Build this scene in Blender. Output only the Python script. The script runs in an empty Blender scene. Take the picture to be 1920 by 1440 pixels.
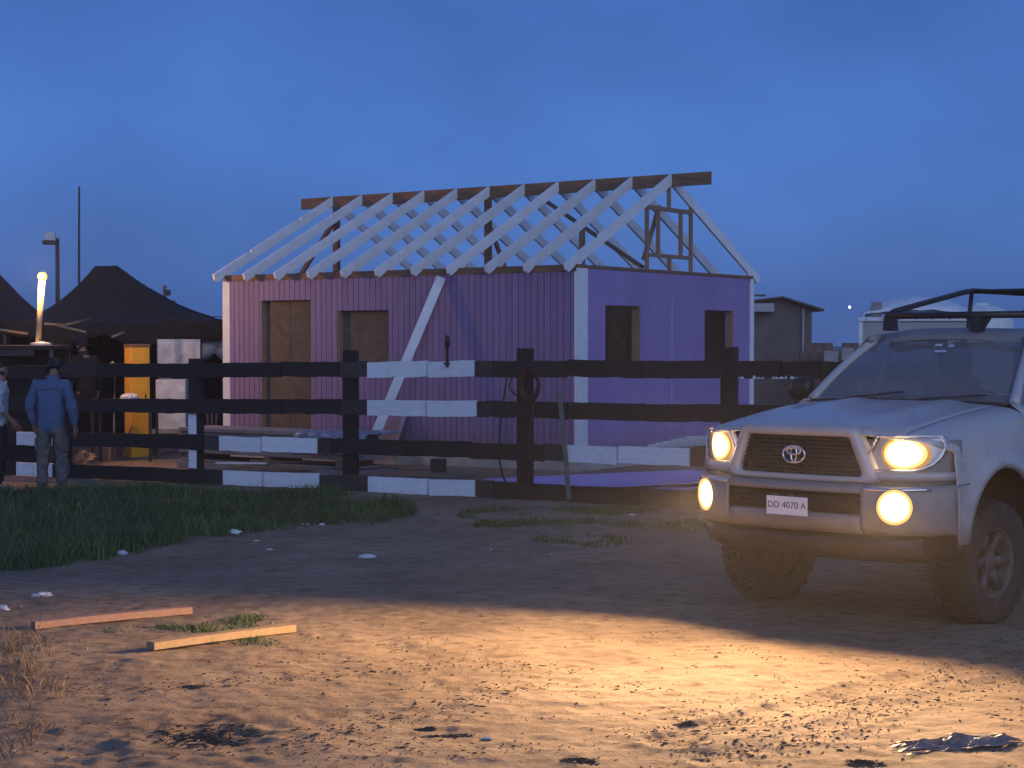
import bpy, bmesh, math, random
from mathutils import Vector, Matrix, noise
R = random.Random(7)
rad = math.radians
scene = bpy.context.scene
COL = scene.collection

# ------------------------------------------------------------------ camera
FPX, PITCH, CAMZ = 3127.3, 0.0255, 1.85
cam_data = bpy.data.cameras.new('camera'); cam = bpy.data.objects.new('camera', cam_data); COL.objects.link(cam)
cam_data.sensor_width = 36.0; cam_data.lens = FPX / 1920 * 36
cam_data.clip_start = 0.05; cam_data.clip_end = 6000
cam.location = (0, 0, CAMZ); cam.rotation_euler = (math.pi / 2 - PITCH, 0, 0)
scene.camera = cam
scene.render.resolution_x = 1024; scene.render.resolution_y = 768

# ------------------------------------------------------------------ dusk sky
world = bpy.data.worlds.new('World'); scene.world = world; world.use_nodes = True
nt = world.node_tree; nt.nodes.clear()
def wn(t): return nt.nodes.new(t)
out = wn('ShaderNodeOutputWorld'); bg = wn('ShaderNodeBackground')
tc = wn('ShaderNodeTexCoord'); sep = wn('ShaderNodeSeparateXYZ')
nt.links.new(tc.outputs['Generated'], sep.inputs[0])
ramp = wn('ShaderNodeValToRGB'); ramp.color_ramp.interpolation = 'EASE'
cr = ramp.color_ramp
cr.elements[0].position = 0.0; cr.elements[0].color = (0.074, 0.158, 0.45, 1)
cr.elements[1].position = 1.0; cr.elements[1].color = (0.040, 0.110, 0.36, 1)
for p, c in ((0.05, (0.076, 0.182, 0.52, 1)), (0.12, (0.072, 0.192, 0.57, 1)), (0.21, (0.058, 0.153, 0.475, 1)), (0.40, (0.044, 0.124, 0.41, 1))):
    e = cr.elements.new(p); e.color = c
nt.links.new(sep.outputs['Z'], ramp.inputs[0])
# soft cloud deck
mp = wn('ShaderNodeMapping'); mp.inputs['Scale'].default_value = (1.6, 1.6, 2.6); nt.links.new(tc.outputs['Generated'], mp.inputs[0])
nz = wn('ShaderNodeTexNoise'); nz.inputs['Scale'].default_value = 3.2; nz.inputs['Detail'].default_value = 8; nz.inputs['Roughness'].default_value = 0.5
nt.links.new(mp.outputs[0], nz.inputs['Vector'])
mr = wn('ShaderNodeMapRange'); mr.inputs[1].default_value = 0.3; mr.inputs[2].default_value = 0.7; mr.inputs[3].default_value = 0.85; mr.inputs[4].default_value = 1.15
nt.links.new(nz.outputs[0], mr.inputs[0])
mul = wn('ShaderNodeMixRGB'); mul.blend_type = 'MULTIPLY'; mul.inputs[0].default_value = 1.0
nt.links.new(ramp.outputs[0], mul.inputs[1]); nt.links.new(mr.outputs[0], mul.inputs[2])
# clear-air light behind the clouds, the sun already down behind the camera
sky = wn('ShaderNodeTexSky'); sky.sky_type = 'NISHITA'; sky.sun_disc = False
SUN_AZ = rad(168); SUN_EL = rad(9)
sky.sun_elevation = rad(1.0); sky.sun_rotation = SUN_AZ; sky.ozone_density = 6.0; sky.dust_density = 0.6
sk = wn('ShaderNodeMixRGB'); sk.blend_type = 'MULTIPLY'; sk.inputs[0].default_value = 1.0; sk.inputs[2].default_value = (0.02, 0.02, 0.02, 1)
nt.links.new(sky.outputs[0], sk.inputs[1])
ad = wn('ShaderNodeMixRGB'); ad.blend_type = 'ADD'; ad.inputs[0].default_value = 1.0
nt.links.new(mul.outputs[0], ad.inputs[1]); nt.links.new(sk.outputs[0], ad.inputs[2])
nt.links.new(ad.outputs[0], bg.inputs['Color']); bg.inputs['Strength'].default_value = 1.0
nt.links.new(bg.outputs[0], out.inputs['Surface'])

# the last twilight: a broad, weak, cold light from behind the camera
sd = bpy.data.lights.new('twilight_sun', 'SUN'); sun = bpy.data.objects.new('twilight_sun', sd); COL.objects.link(sun)
sd.energy = 1.5; sd.color = (0.62, 0.74, 1.0); sd.angle = rad(70)
_d = Vector((math.sin(SUN_AZ) * math.cos(SUN_EL), math.cos(SUN_AZ) * math.cos(SUN_EL), math.sin(SUN_EL)))
sun.rotation_euler = _d.to_track_quat('Z', 'Y').to_euler()

scene.view_settings.view_transform = 'Standard'; scene.view_settings.look = 'None'
scene.view_settings.exposure = 0.0; scene.view_settings.gamma = 1.0; scene.view_settings.use_curve_mapping = False
scene.render.engine = 'CYCLES'
scene.cycles.max_bounces = 6; scene.cycles.volume_bounces = 0

# ------------------------------------------------------------------ helpers
_c, _s = math.cos(PITCH), math.sin(PITCH)
def ray(px, py):
    x = (px - 960) / FPX; u = (720 - py) / FPX
    return Vector((x, _c + u * _s, -_s + u * _c))
def G(px, py, z=0.0):
    d = ray(px, py); t = (z - CAMZ) / d.z
    return Vector((0, 0, CAMZ)) + d * t
def P(px, py, Y):
    d = ray(px, py); return Vector((0, 0, CAMZ)) + d * (Y / d.y)

class MB:
    def __init__(s): s.v = []; s.f = []; s.smooth = False
    def add(s, vs, fs):
        n = len(s.v); s.v += [tuple(v) for v in vs]; s.f += [tuple(i + n for i in f) for f in fs]; return s
    def box(s, x0, x1, y0, y1, z0, z1):
        return s.add([(x0,y0,z0),(x1,y0,z0),(x1,y1,z0),(x0,y1,z0),(x0,y0,z1),(x1,y0,z1),(x1,y1,z1),(x0,y1,z1)],
                     [(0,3,2,1),(4,5,6,7),(0,1,5,4),(1,2,6,5),(2,3,7,6),(3,0,4,7)])
    def bar(s, a, b, w, h, up=(0,0,1)):
        a = Vector(a); b = Vector(b); d = (b - a).normalized(); up = Vector(up)
        sd_ = d.cross(up)
        if sd_.length < 1e-4: sd_ = d.cross(Vector((1,0,0)))
        sd_.normalize(); u = sd_.cross(d).normalized()
        vs = []
        for p in (a, b):
            for i, j in ((-1,-1),(1,-1),(1,1),(-1,1)): vs.append(p + sd_ * (i * w / 2) + u * (j * h / 2))
        return s.add(vs, [(0,1,2,3),(7,6,5,4),(0,4,5,1),(1,5,6,2),(2,6,7,3),(3,7,4,0)])
    def tube(s, pts, r, n=8, caps=True):
        pts = [Vector(p) for p in pts]; rs = r if isinstance(r, (list, tuple)) else [r] * len(pts)
        d0 = (pts[1] - pts[0]).normalized(); ref = Vector((0,0,1)) if abs(d0.z) < 0.9 else Vector((1,0,0))
        vs = []
        for i, p in enumerate(pts):
            d = (pts[min(i+1, len(pts)-1)] - pts[max(i-1, 0)])
            d = d.normalized() if d.length > 1e-9 else d0
            a = d.cross(ref)
            if a.length < 1e-3: a = d.cross(Vector((0,1,0)))
            a.normalize(); b = a.cross(d).normalized()
            for k in range(n):
                t = 2 * math.pi * k / n; vs.append(p + a * (math.cos(t) * rs[i]) + b * (math.sin(t) * rs[i]))
        fs = []
        for i in range(len(pts) - 1):
            for k in range(n):
                fs.append((i*n+k, i*n+(k+1)%n, (i+1)*n+(k+1)%n, (i+1)*n+k))
        if caps: fs.append(tuple(range(n))[::-1]); fs.append(tuple((len(pts)-1)*n + k for k in range(n)))
        return s.add(vs, fs)
    def grid(s, rows):
        m = len(rows[0]); vs = [v for r in rows for v in r]; fs = []
        for i in range(len(rows)-1):
            for j in range(m-1): fs.append((i*m+j, i*m+j+1, (i+1)*m+j+1, (i+1)*m+j))
        return s.add(vs, fs)
    def prism(s, poly, axis, a, b):
        """polygon in the two other axes, extruded along axis from a to b"""
        n = len(poly); vs = []
        for t in (a, b):
            for (p, q) in poly:
                vs.append((t, p, q) if axis == 'x' else (p, t, q) if axis == 'y' else (p, q, t))
        fs = [tuple(range(n))[::-1], tuple(range(n, 2*n))] + [(i, (i+1)%n, n+(i+1)%n, n+i) for i in range(n)]
        return s.add(vs, fs)
    def lathe(s, prof, n=24, axis='y', c=(0,0,0)):
        """prof = (radius, position along axis)"""
        vs = []
        for r, h in prof:
            for k in range(n):
                t = 2*math.pi*k/n; a, b = math.cos(t)*r, math.sin(t)*r
                p = (a, h, b) if axis == 'y' else (h, a, b) if axis == 'x' else (a, b, h)
                vs.append((p[0]+c[0], p[1]+c[1], p[2]+c[2]))
        fs = []
        for i in range(len(prof)-1):
            for k in range(n): fs.append((i*n+k, i*n+(k+1)%n, (i+1)*n+(k+1)%n, (i+1)*n+k))
        return s.add(vs, fs)
    def mesh(s, name, mat, smooth=None):
        me = bpy.data.meshes.new(name); me.from_pydata(s.v, [], s.f); me.validate(); 
        bm = bmesh.new(); bm.from_mesh(me); bmesh.ops.recalc_face_normals(bm, faces=bm.faces); bm.to_mesh(me); bm.free()
        if mat: me.materials.append(mat)
        if smooth or (smooth is None and s.smooth):
            for p in me.polygons: p.use_smooth = True
        return me
    def build(s, name, mat, parent=None, smooth=None, bevel=0, solid=0, sub=0):
        me = s.mesh(name, mat, smooth)
        o = bpy.data.objects.new(name, me); COL.objects.link(o); o.parent = parent
        if solid:
            m = o.modifiers.new('Solidify', 'SOLIDIFY'); m.thickness = solid; m.offset = 0
        if sub:
            m = o.modifiers.new('Sub', 'SUBSURF'); m.levels = sub; m.render_levels = sub
        if bevel:
            m = o.modifiers.new('Bevel', 'BEVEL'); m.width = bevel; m.segments = 2; m.limit_method = 'ANGLE'; m.angle_limit = rad(40)
        return o
def tag(o, label=None, cat=None, group=None, kind=None):
    if label: o['label'] = label
    if cat: o['category'] = cat
    if group: o['group'] = group
    if kind: o['kind'] = kind
    return o
def empty(name, loc=(0,0,0), rz=0.0, label=None, cat=None, group=None):
    o = bpy.data.objects.new(name, None); COL.objects.link(o); o.location = loc; o.rotation_euler = (0,0,rz); o.empty_display_size = 0.2
    return tag(o, label, cat, group)

# ------------------------------------------------------------------ materials
def mat(name, col, rough=0.7, var=0.25, scale=6.0, bump=0.0, bscale=40.0, stretch=(1,1,1), metal=0.0, col2=None, spec=0.5, detail=5, coat=0.0, rnd=0.0, wear=None, dirt=None):
    m = bpy.data.materials.new(name); m.use_nodes = True; t = m.node_tree; b = t.nodes['Principled BSDF']
    b.inputs['Roughness'].default_value = rough; b.inputs['Metallic'].default_value = metal
    b.inputs['Specular IOR Level'].default_value = spec; b.inputs['Coat Weight'].default_value = coat
    tcn = t.nodes.new('ShaderNodeTexCoord'); mpn = t.nodes.new('ShaderNodeMapping'); mpn.inputs['Scale'].default_value = stretch
    t.links.new(tcn.outputs['Object'], mpn.inputs[0])
    n = t.nodes.new('ShaderNodeTexNoise'); n.inputs['Scale'].default_value = scale; n.inputs['Detail'].default_value = detail; n.inputs['Roughness'].default_value = 0.6
    t.links.new(mpn.outputs[0], n.inputs['Vector'])
    r = t.nodes.new('ShaderNodeValToRGB'); r.color_ramp.elements[0].position = 0.30; r.color_ramp.elements[1].position = 0.70
    lo = col2 if col2 else tuple(c * (1 - var) for c in col); hi = col if col2 else tuple(min(1, c * (1 + var)) for c in col)
    r.color_ramp.elements[0].color = (*lo, 1); r.color_ramp.elements[1].color = (*hi, 1)
    t.links.new(n.outputs[0], r.inputs[0]); last = r.outputs[0]
    if rnd:
        oi = t.nodes.new('ShaderNodeObjectInfo'); mrn = t.nodes.new('ShaderNodeMapRange'); mrn.inputs[3].default_value = 1 - rnd; mrn.inputs[4].default_value = 1 + rnd
        t.links.new(oi.outputs['Random'], mrn.inputs[0]); x = t.nodes.new('ShaderNodeMixRGB'); x.blend_type = 'MULTIPLY'; x.inputs[0].default_value = 1.0
        t.links.new(last, x.inputs[1]); t.links.new(mrn.outputs[0], x.inputs[2]); last = x.outputs[0]
    if wear:                                   # (colour, noise scale, threshold, stretch): chipped or thin patches
        mw = t.nodes.new('ShaderNodeMapping'); mw.inputs['Scale'].default_value = wear[3]; t.links.new(tcn.outputs['Object'], mw.inputs[0])
        nw = t.nodes.new('ShaderNodeTexNoise'); nw.inputs['Scale'].default_value = wear[1]; nw.inputs['Detail'].default_value = 6; nw.inputs['Roughness'].default_value = 0.7
        t.links.new(mw.outputs[0], nw.inputs['Vector']); mw2 = t.nodes.new('ShaderNodeMapRange'); mw2.inputs[1].default_value = wear[2]; mw2.inputs[2].default_value = wear[2] + 0.06
        t.links.new(nw.outputs[0], mw2.inputs[0]); x = t.nodes.new('ShaderNodeMixRGB'); x.inputs[2].default_value = (*wear[0], 1); t.links.new(mw2.outputs[0], x.inputs[0]); t.links.new(last, x.inputs[1]); last = x.outputs[0]
    if dirt:                                   # (colour, z where it ends, z where it is thickest): mud splashed up from the ground
        sx = t.nodes.new('ShaderNodeSeparateXYZ'); t.links.new(tcn.outputs['Object'], sx.inputs[0]); nd = t.nodes.new('ShaderNodeTexNoise'); nd.inputs['Scale'].default_value = 7.0; nd.inputs['Detail'].default_value = 7; nd.inputs['Roughness'].default_value = 0.7
        t.links.new(tcn.outputs['Object'], nd.inputs['Vector']); mz = t.nodes.new('ShaderNodeMapRange'); mz.inputs[1].default_value = dirt[1]; mz.inputs[2].default_value = dirt[2]; t.links.new(sx.outputs['Z'], mz.inputs[0])
        mm = t.nodes.new('ShaderNodeMath'); mm.operation = 'MULTIPLY'; t.links.new(mz.outputs[0], mm.inputs[0]); t.links.new(nd.outputs[0], mm.inputs[1]); m3 = t.nodes.new('ShaderNodeMapRange'); m3.inputs[1].default_value = 0.12; m3.inputs[2].default_value = 0.55; m3.inputs[4].default_value = 0.85
        t.links.new(mm.outputs[0], m3.inputs[0]); x = t.nodes.new('ShaderNodeMixRGB'); x.inputs[2].default_value = (*dirt[0], 1); t.links.new(m3.outputs[0], x.inputs[0]); t.links.new(last, x.inputs[1]); last = x.outputs[0]
    t.links.new(last, b.inputs['Base Color'])
    if bump:
        n2 = t.nodes.new('ShaderNodeTexNoise'); n2.inputs['Scale'].default_value = bscale; n2.inputs['Detail'].default_value = 4
        t.links.new(mpn.outputs[0], n2.inputs['Vector'])
        bp = t.nodes.new('ShaderNodeBump'); bp.inputs['Strength'].default_value = bump; bp.inputs['Distance'].default_value = 0.01
        t.links.new(n2.outputs[0], bp.inputs['Height']); t.links.new(bp.outputs[0], b.inputs['Normal'])
    return m
def emit(name, col, strength):
    m = bpy.data.materials.new(name); m.use_nodes = True; t = m.node_tree; t.nodes.clear()
    e = t.nodes.new('ShaderNodeEmission'); o = t.nodes.new('ShaderNodeOutputMaterial'); e.inputs[0].default_value = (*col, 1); e.inputs[1].default_value = strength
    t.links.new(e.outputs[0], o.inputs[0]); return m
def glass(name, col=(0.8,0.85,0.9), rough=0.02, alpha_mix=0.75, gcol=(0.9,0.95,1)):
    """thin automotive glass: straight-through tinted plus a fresnel reflection"""
    m = bpy.data.materials.new(name); m.use_nodes = True; t = m.node_tree; t.nodes.clear()
    o = t.nodes.new('ShaderNodeOutputMaterial'); tr = t.nodes.new('ShaderNodeBsdfTransparent'); tr.inputs[0].default_value = (*col, 1)
    gl = t.nodes.new('ShaderNodeBsdfGlossy'); gl.inputs['Roughness'].default_value = rough; gl.inputs[0].default_value = (*gcol, 1)
    lw = t.nodes.new('ShaderNodeLayerWeight'); lw.inputs[0].default_value = 0.5
    pw = t.nodes.new('ShaderNodeMath'); pw.operation = 'POWER'; pw.inputs[1].default_value = 5.0; t.links.new(lw.outputs['Facing'], pw.inputs[0])
    fr = t.nodes.new('ShaderNodeMath'); fr.operation = 'MULTIPLY_ADD'; fr.inputs[1].default_value = 0.90; fr.inputs[2].default_value = 0.05; t.links.new(pw.outputs[0], fr.inputs[0])
    df = t.nodes.new('ShaderNodeBsdfDiffuse'); df.inputs[0].default_value = (0.45, 0.42, 0.40, 1)
    mx0 = t.nodes.new('ShaderNodeMixShader'); mx0.inputs[0].default_value = 1 - alpha_mix     # road dust on the glass
    mx = t.nodes.new('ShaderNodeMixShader')
    t.links.new(tr.outputs[0], mx0.inputs[1]); t.links.new(df.outputs[0], mx0.inputs[2])
    t.links.new(fr.outputs[0], mx.inputs[0]); t.links.new(mx0.outputs[0], mx.inputs[1]); t.links.new(gl.outputs[0], mx.inputs[2])
    t.links.new(mx.outputs[0], o.inputs[0]); return m

M = {}
M['purple'] = mat('purple_siding_paint', (0.205, 0.137, 0.250), 0.65, 0.12, 3.0, 0.15, 60, (4,4,0.4), rnd=0.07, wear=((0.30,0.27,0.30),9.0,0.69,(3,3,0.35)), dirt=((0.14,0.10,0.08),0.75,0.25))
M['purple_panel'] = mat('purple_panel_paint', (0.265, 0.185, 0.375), 0.6, 0.10, 1.5, 0.05, 30, rnd=0.05, wear=((0.32,0.28,0.38),6.0,0.74,(1,2,0.35)), dirt=((0.15,0.11,0.10),0.7,0.25))
M['groove'] = mat('siding_backing', (0.05, 0.03, 0.06), 0.9)
M['white'] = mat('white_primer', (0.66, 0.66, 0.66), 0.55, 0.09, 4.0, 0.15, 50, (1,1,1), rnd=0.07, wear=((0.40,0.36,0.32),7.0,0.70,(1,1,1)))
M['white_rough'] = mat('white_brush_paint', (0.68, 0.68, 0.69), 0.6, 0.10, 9.0, 0.3, 60, (1,1,4), rnd=0.06, wear=((0.06,0.05,0.045),7.0,0.69,(0.7,3,4)))
M['wood_brown'] = mat('framing_lumber', (0.155, 0.085, 0.048), 0.75, 0.35, 5, 0.2, 60, (0.6,6,6), rnd=0.12)
M['wood_dark'] = mat('weathered_lumber', (0.24, 0.145, 0.09), 0.8, 0.3, 5, 0.2, 60, (6,6,0.6))
M['wood_red'] = mat('reddish_pine', (0.25, 0.15, 0.115), 0.75, 0.22, 4, 0.3, 60, (1,14,14))
M['wood_yellow'] = mat('yellow_pine', (0.26, 0.18, 0.10), 0.75, 0.22, 4, 0.3, 60, (1,14,14))
M['osb'] = mat('brown_sheathing', (0.13, 0.085, 0.05), 0.85, 0.25, 9, 0.1, 60)
M['osb_light'] = mat('brown_covering_board', (0.100, 0.074, 0.050), 0.85, 0.25, 7, 0.1, 60)
M['concrete'] = mat('concrete', (0.34, 0.31, 0.28), 0.9, 0.25, 3, 0.3, 50)
M['rail'] = mat('dark_creosote', (0.015, 0.012, 0.011), 0.8, 0.5, 5, 0.6, 50, (1.5,6,6), rnd=0.3, wear=((0.07,0.06,0.055),6.0,0.68,(0.8,5,5)))
M['rail_grey'] = mat('worn_dark_wood', (0.036, 0.031, 0.029), 0.8, 0.5, 5, 0.6, 50, (1.5,6,6), rnd=0.3, wear=((0.10,0.09,0.085),6.0,0.66,(0.8,5,5)))
M['net'] = mat('dark_shade_cloth', (0.014, 0.012, 0.011), 0.95, 0.4, 5, 0.3, 200)
M['dark'] = mat('dark_clutter', (0.015, 0.013, 0.013), 0.8, 0.3)
M['dark_metal'] = mat('dark_metal', (0.04, 0.038, 0.036), 0.5, 0.3, 8, metal=0.4)
M['black'] = mat('black_plastic', (0.012, 0.012, 0.013), 0.45, 0.2)
M['yellow'] = mat('yellow_enamel', (0.75, 0.36, 0.02), 0.5, 0.1)
M['sheet'] = mat('milky_plastic', (0.45, 0.45, 0.45), 0.5, 0.25, 5)
M['grey'] = mat('grey_board', (0.22, 0.21, 0.20), 0.85, 0.25, 4, 0.2, 40, (1,5,5))
M['tarp_blue'] = mat('blue_grey_plastic', (0.17, 0.22, 0.30), 0.35, 0.6, 9, 0.4, 18)
M['skin'] = mat('skin', (0.20, 0.11, 0.075), 0.55, 0.1)
M['hair'] = mat('dark_hair', (0.010, 0.008, 0.007), 0.7, 0.3, 40)
M['denim'] = mat('blue_denim', (0.062, 0.098, 0.185), 0.85, 0.15, 30, 0.2, 120)
M['camo'] = mat('camouflage_cotton', (0.13, 0.12, 0.115), 0.85, 0.3, 14, col2=(0.040, 0.040, 0.042))
M['print'] = mat('pale_printed_cotton', (0.42, 0.46, 0.52), 0.85, 0.3, 14, col2=(0.16, 0.20, 0.27))
M['navy'] = mat('dark_navy_cloth', (0.007, 0.008, 0.014), 0.9, 0.2)
M['shoe'] = mat('worn_boots', (0.10, 0.085, 0.07), 0.8, 0.3)
M['paint'] = mat('white_truck_paint', (0.42, 0.385, 0.35), 0.35, 0.10, 2.0, coat=0.35, dirt=((0.17,0.13,0.10),1.15,0.55), wear=((0.33,0.30,0.27),5.0,0.60,(1,1,1)))
M['dusty'] = mat('dusty_white_paint', (0.22, 0.20, 0.185), 0.55, 0.15, 3.0, dirt=((0.16,0.125,0.095),1.0,0.55))
M['chrome'] = mat('chrome_trim', (0.75, 0.74, 0.72), 0.16, 0.04, metal=1.0)
M['tyre'] = mat('dusty_tyre_rubber', (0.022, 0.019, 0.017), 0.9, 0.35, 12, 0.3, 60, wear=((0.07,0.055,0.045),6.0,0.60,(1,1,1)))
M['rim'] = mat('dirty_alloy', (0.075, 0.068, 0.062), 0.6, 0.35, 9, metal=0.3)
M['glass'] = glass('windscreen_glass', (0.55,0.57,0.60), 0.03, 0.74)
M['lens'] = glass('lamp_lens', (0.97,0.97,0.97), 0.05, 0.93)
M['reflector'] = mat('lamp_reflector', (0.8,0.78,0.74), 0.3, 0.05, metal=0.9)
M['bulb'] = emit('headlamp_glow', (1.0, 0.72, 0.40), 40)
M['fogbulb'] = emit('foglamp_glow', (1.0, 0.70, 0.36), 34)
M['glow_mid'] = emit('painted_glow_mid', (1.0, 0.64, 0.26), 6.0)  # emission painting the glow just outside the bright lamp core
M['glow_dim'] = emit('painted_glow_dim', (1.0, 0.46, 0.12), 0.75)  # emission painting the faint outermost glow
M['cream'] = mat('cream_plastic', (0.42, 0.33, 0.22), 0.5, 0.08)
M['halo'] = emit('painted_glow_edge', (1.0, 0.50, 0.13), 2.4)  # emission painting the orange glow at the lamp edges
M['purple_skylit'] = mat('skylit_purple_sheet', (0.43, 0.34, 0.62), 0.55, 0.10, 2.0, dirt=None)  # paler copy of the purple, light from the sky painted into the colour
M['lampbulb'] = emit('yard_lamp_glow', (1.0, 0.60, 0.22), 26)
M['star'] = emit('far_lamp_glow', (0.9, 0.9, 1.0), 14)
M['plate'] = mat('number_plate_white', (0.72, 0.70, 0.68), 0.5, 0.05)
M['ink'] = mat('plate_ink', (0.06, 0.05, 0.06), 0.6)
M['seat'] = mat('grey_seat_fabric', (0.10, 0.095, 0.09), 0.9, 0.2)
M['adobe'] = mat('brown_block', (0.14, 0.10, 0.08), 0.9, 0.3, 2, 0.3, 20)
M['shed'] = mat('grey_brown_shed_wall', (0.115, 0.10, 0.095), 0.9, 0.25, 2, 0.2, 20)
M['pale_wall'] = mat('pale_grey_camper', (0.30, 0.29, 0.30), 0.6, 0.15, 3)
M['litter'] = mat('white_litter', (0.52, 0.52, 0.52), 0.6, 0.1, 20)
M['litter_green'] = mat('green_white_litter', (0.45, 0.52, 0.45), 0.5, 0.4, 20)
M['foil'] = mat('grey_plastic_film', (0.15, 0.13, 0.125), 0.45, 0.6, 18, 0.4, 40)
M['char'] = mat('charred_soil', (0.045, 0.036, 0.030), 0.95, 0.4, 20)
M['hose'] = mat('dark_cable', (0.02, 0.018, 0.018), 0.6)
M['rope'] = mat('dark_red_rope', (0.050, 0.014, 0.013), 0.8)
M['green_stick'] = mat('grey_green_stake', (0.08, 0.10, 0.09), 0.8)
def grassmat(name, a, b):
    m = mat(name, a, 0.7, 0.3, 1.2, col2=b); return m
M['grass'] = grassmat('green_grass', (0.062, 0.130, 0.032), (0.020, 0.046, 0.013))
M['weed'] = grassmat('grey_green_weeds', (0.070, 0.115, 0.060), (0.026, 0.050, 0.026))
M['dry'] = grassmat('dry_straw', (0.20, 0.14, 0.085), (0.07, 0.048, 0.030))

# ------------------------------------------------------------------ ground
def fbm(x, y, s, o=3):
    return noise.fractal(Vector((x * s, y * s, 3.1)), 1.0, 2.0, o)
TRACKS = []   # (point a, point b, half width, depth)
for a, b, w, d in (((1255,1392),(1990,1195),0.15,0.040), ((1330,1425),(2010,1240),0.12,0.020), ((905,1143),(1330,1196),0.04,0.026),
                   ((560,1395),(1010,1285),0.10,0.010), ((120,1300),(1010,1245),0.09,0.008)):
    TRACKS.append((G(*a), G(*b), w, d))
def seg_dist(x, y, a, b):
    dx, dy = b.x - a.x, b.y - a.y; L2 = dx*dx + dy*dy; t = ((x-a.x)*dx + (y-a.y)*dy) / L2
    tc_ = max(0, min(1, t)); px, py = a.x + dx*tc_, a.y + dy*tc_
    return math.hypot(x-px, y-py), t * math.sqrt(L2)
BLOTCH = [(G(395,1375), 0.42, 0.035), (G(365,1288), 0.10, 0.02), (G(840,1376), 0.20, 0.02), (G(735,1215),0.14,0.015), (G(1660,1405),0.2,0.02), (G(160,1412),0.28,0.03)]
def base_z(x, y):
    z = 0.018 * min(0, x) * min(1, max(0, (y - 8) / 8))
    # yard behind the fence rises a little towards the slab
    s = (x - 0.11) * 0.557 + (y - 19.5) * 0.831
    t = max(0, min(1, s / 3.0)); z += 0.10 * t * t * (3 - 2*t)
    return z
def ground_z(x, y, fine=True):
    z = base_z(x, y)
    z += 0.020 * fbm(x, y, 0.55)
    if fine and y < 24:
        k = 1.0 if y < 13 else max(0, (24 - y) / 11)
        xr, yr = x * 0.75 + y * 0.25, y
        z += k * (0.011 * fbm(x + 7, y, 2.3, 4))
        cl = fbm(x * 0.7 + 30, y * 1.0, 7.0, 3)
        z += k * 0.010 * max(0, cl - 0.12)
        z += k * 0.0062 * fbm(x, y + 11, 13.0, 3)
        for a, b, w, d in TRACKS:
            dd, t = seg_dist(x, y, a, b)
            if dd < w * 1.6:
                tread = 0.6 + 0.4 * math.sin(t * 2*math.pi / 0.07 + 3 * math.sin(dd * 40))
                e = max(0, 1 - (dd / w) ** 2); n_ = 0.5 + 0.8 * fbm(x, y, 3.0, 2)
                z += d * n_ * (-0.7 * e * tread + 0.5 * math.exp(-((dd - w) / (0.3 * w)) ** 2))
        for c, r, d in BLOTCH:
            dd = math.hypot(x - c.x, (y - c.y) * 0.8)
            if dd < r * 1.5:
                z += d * (0.6 * fbm(x, y, 9.0, 3)) * max(0, 1 - dd / (1.5*r)) - 0.4 * d * max(0, 1 - dd / r)
    return z
def axis_lines(lo, hi, fine, a, b, growth=1.14):
    pts = []; x = a
    while x <= b: pts.append(x); x += fine
    st = fine; q = pts[-1]
    while q < hi: st *= growth; q += st; pts.append(q)
    st = fine; q = a
    while q > lo: st *= growth; q -= st; pts.insert(0, q)
    return pts
def y_lines():
    pts = [-6.0, -3.0, 0.0, 2.5, 4.0, 5.0, 5.6]; y = 5.9; 
    while y < 11.4: pts.append(y); y += 0.024 * max(1.0, y / 8.5)
    st = 0.035
    while y < 700: pts.append(y); st *= 1.03 if y < 26 else 1.16; y += st
    return pts
XS = axis_lines(-600, 600, 0.026, -3.6, 3.6); YS = y_lines()
gm = MB(); gm.grid([[(x, y, ground_z(x, y, abs(x) < 9) if y < 60 else base_z(x, 60) * 0 ) for x in XS] for y in YS])
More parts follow.
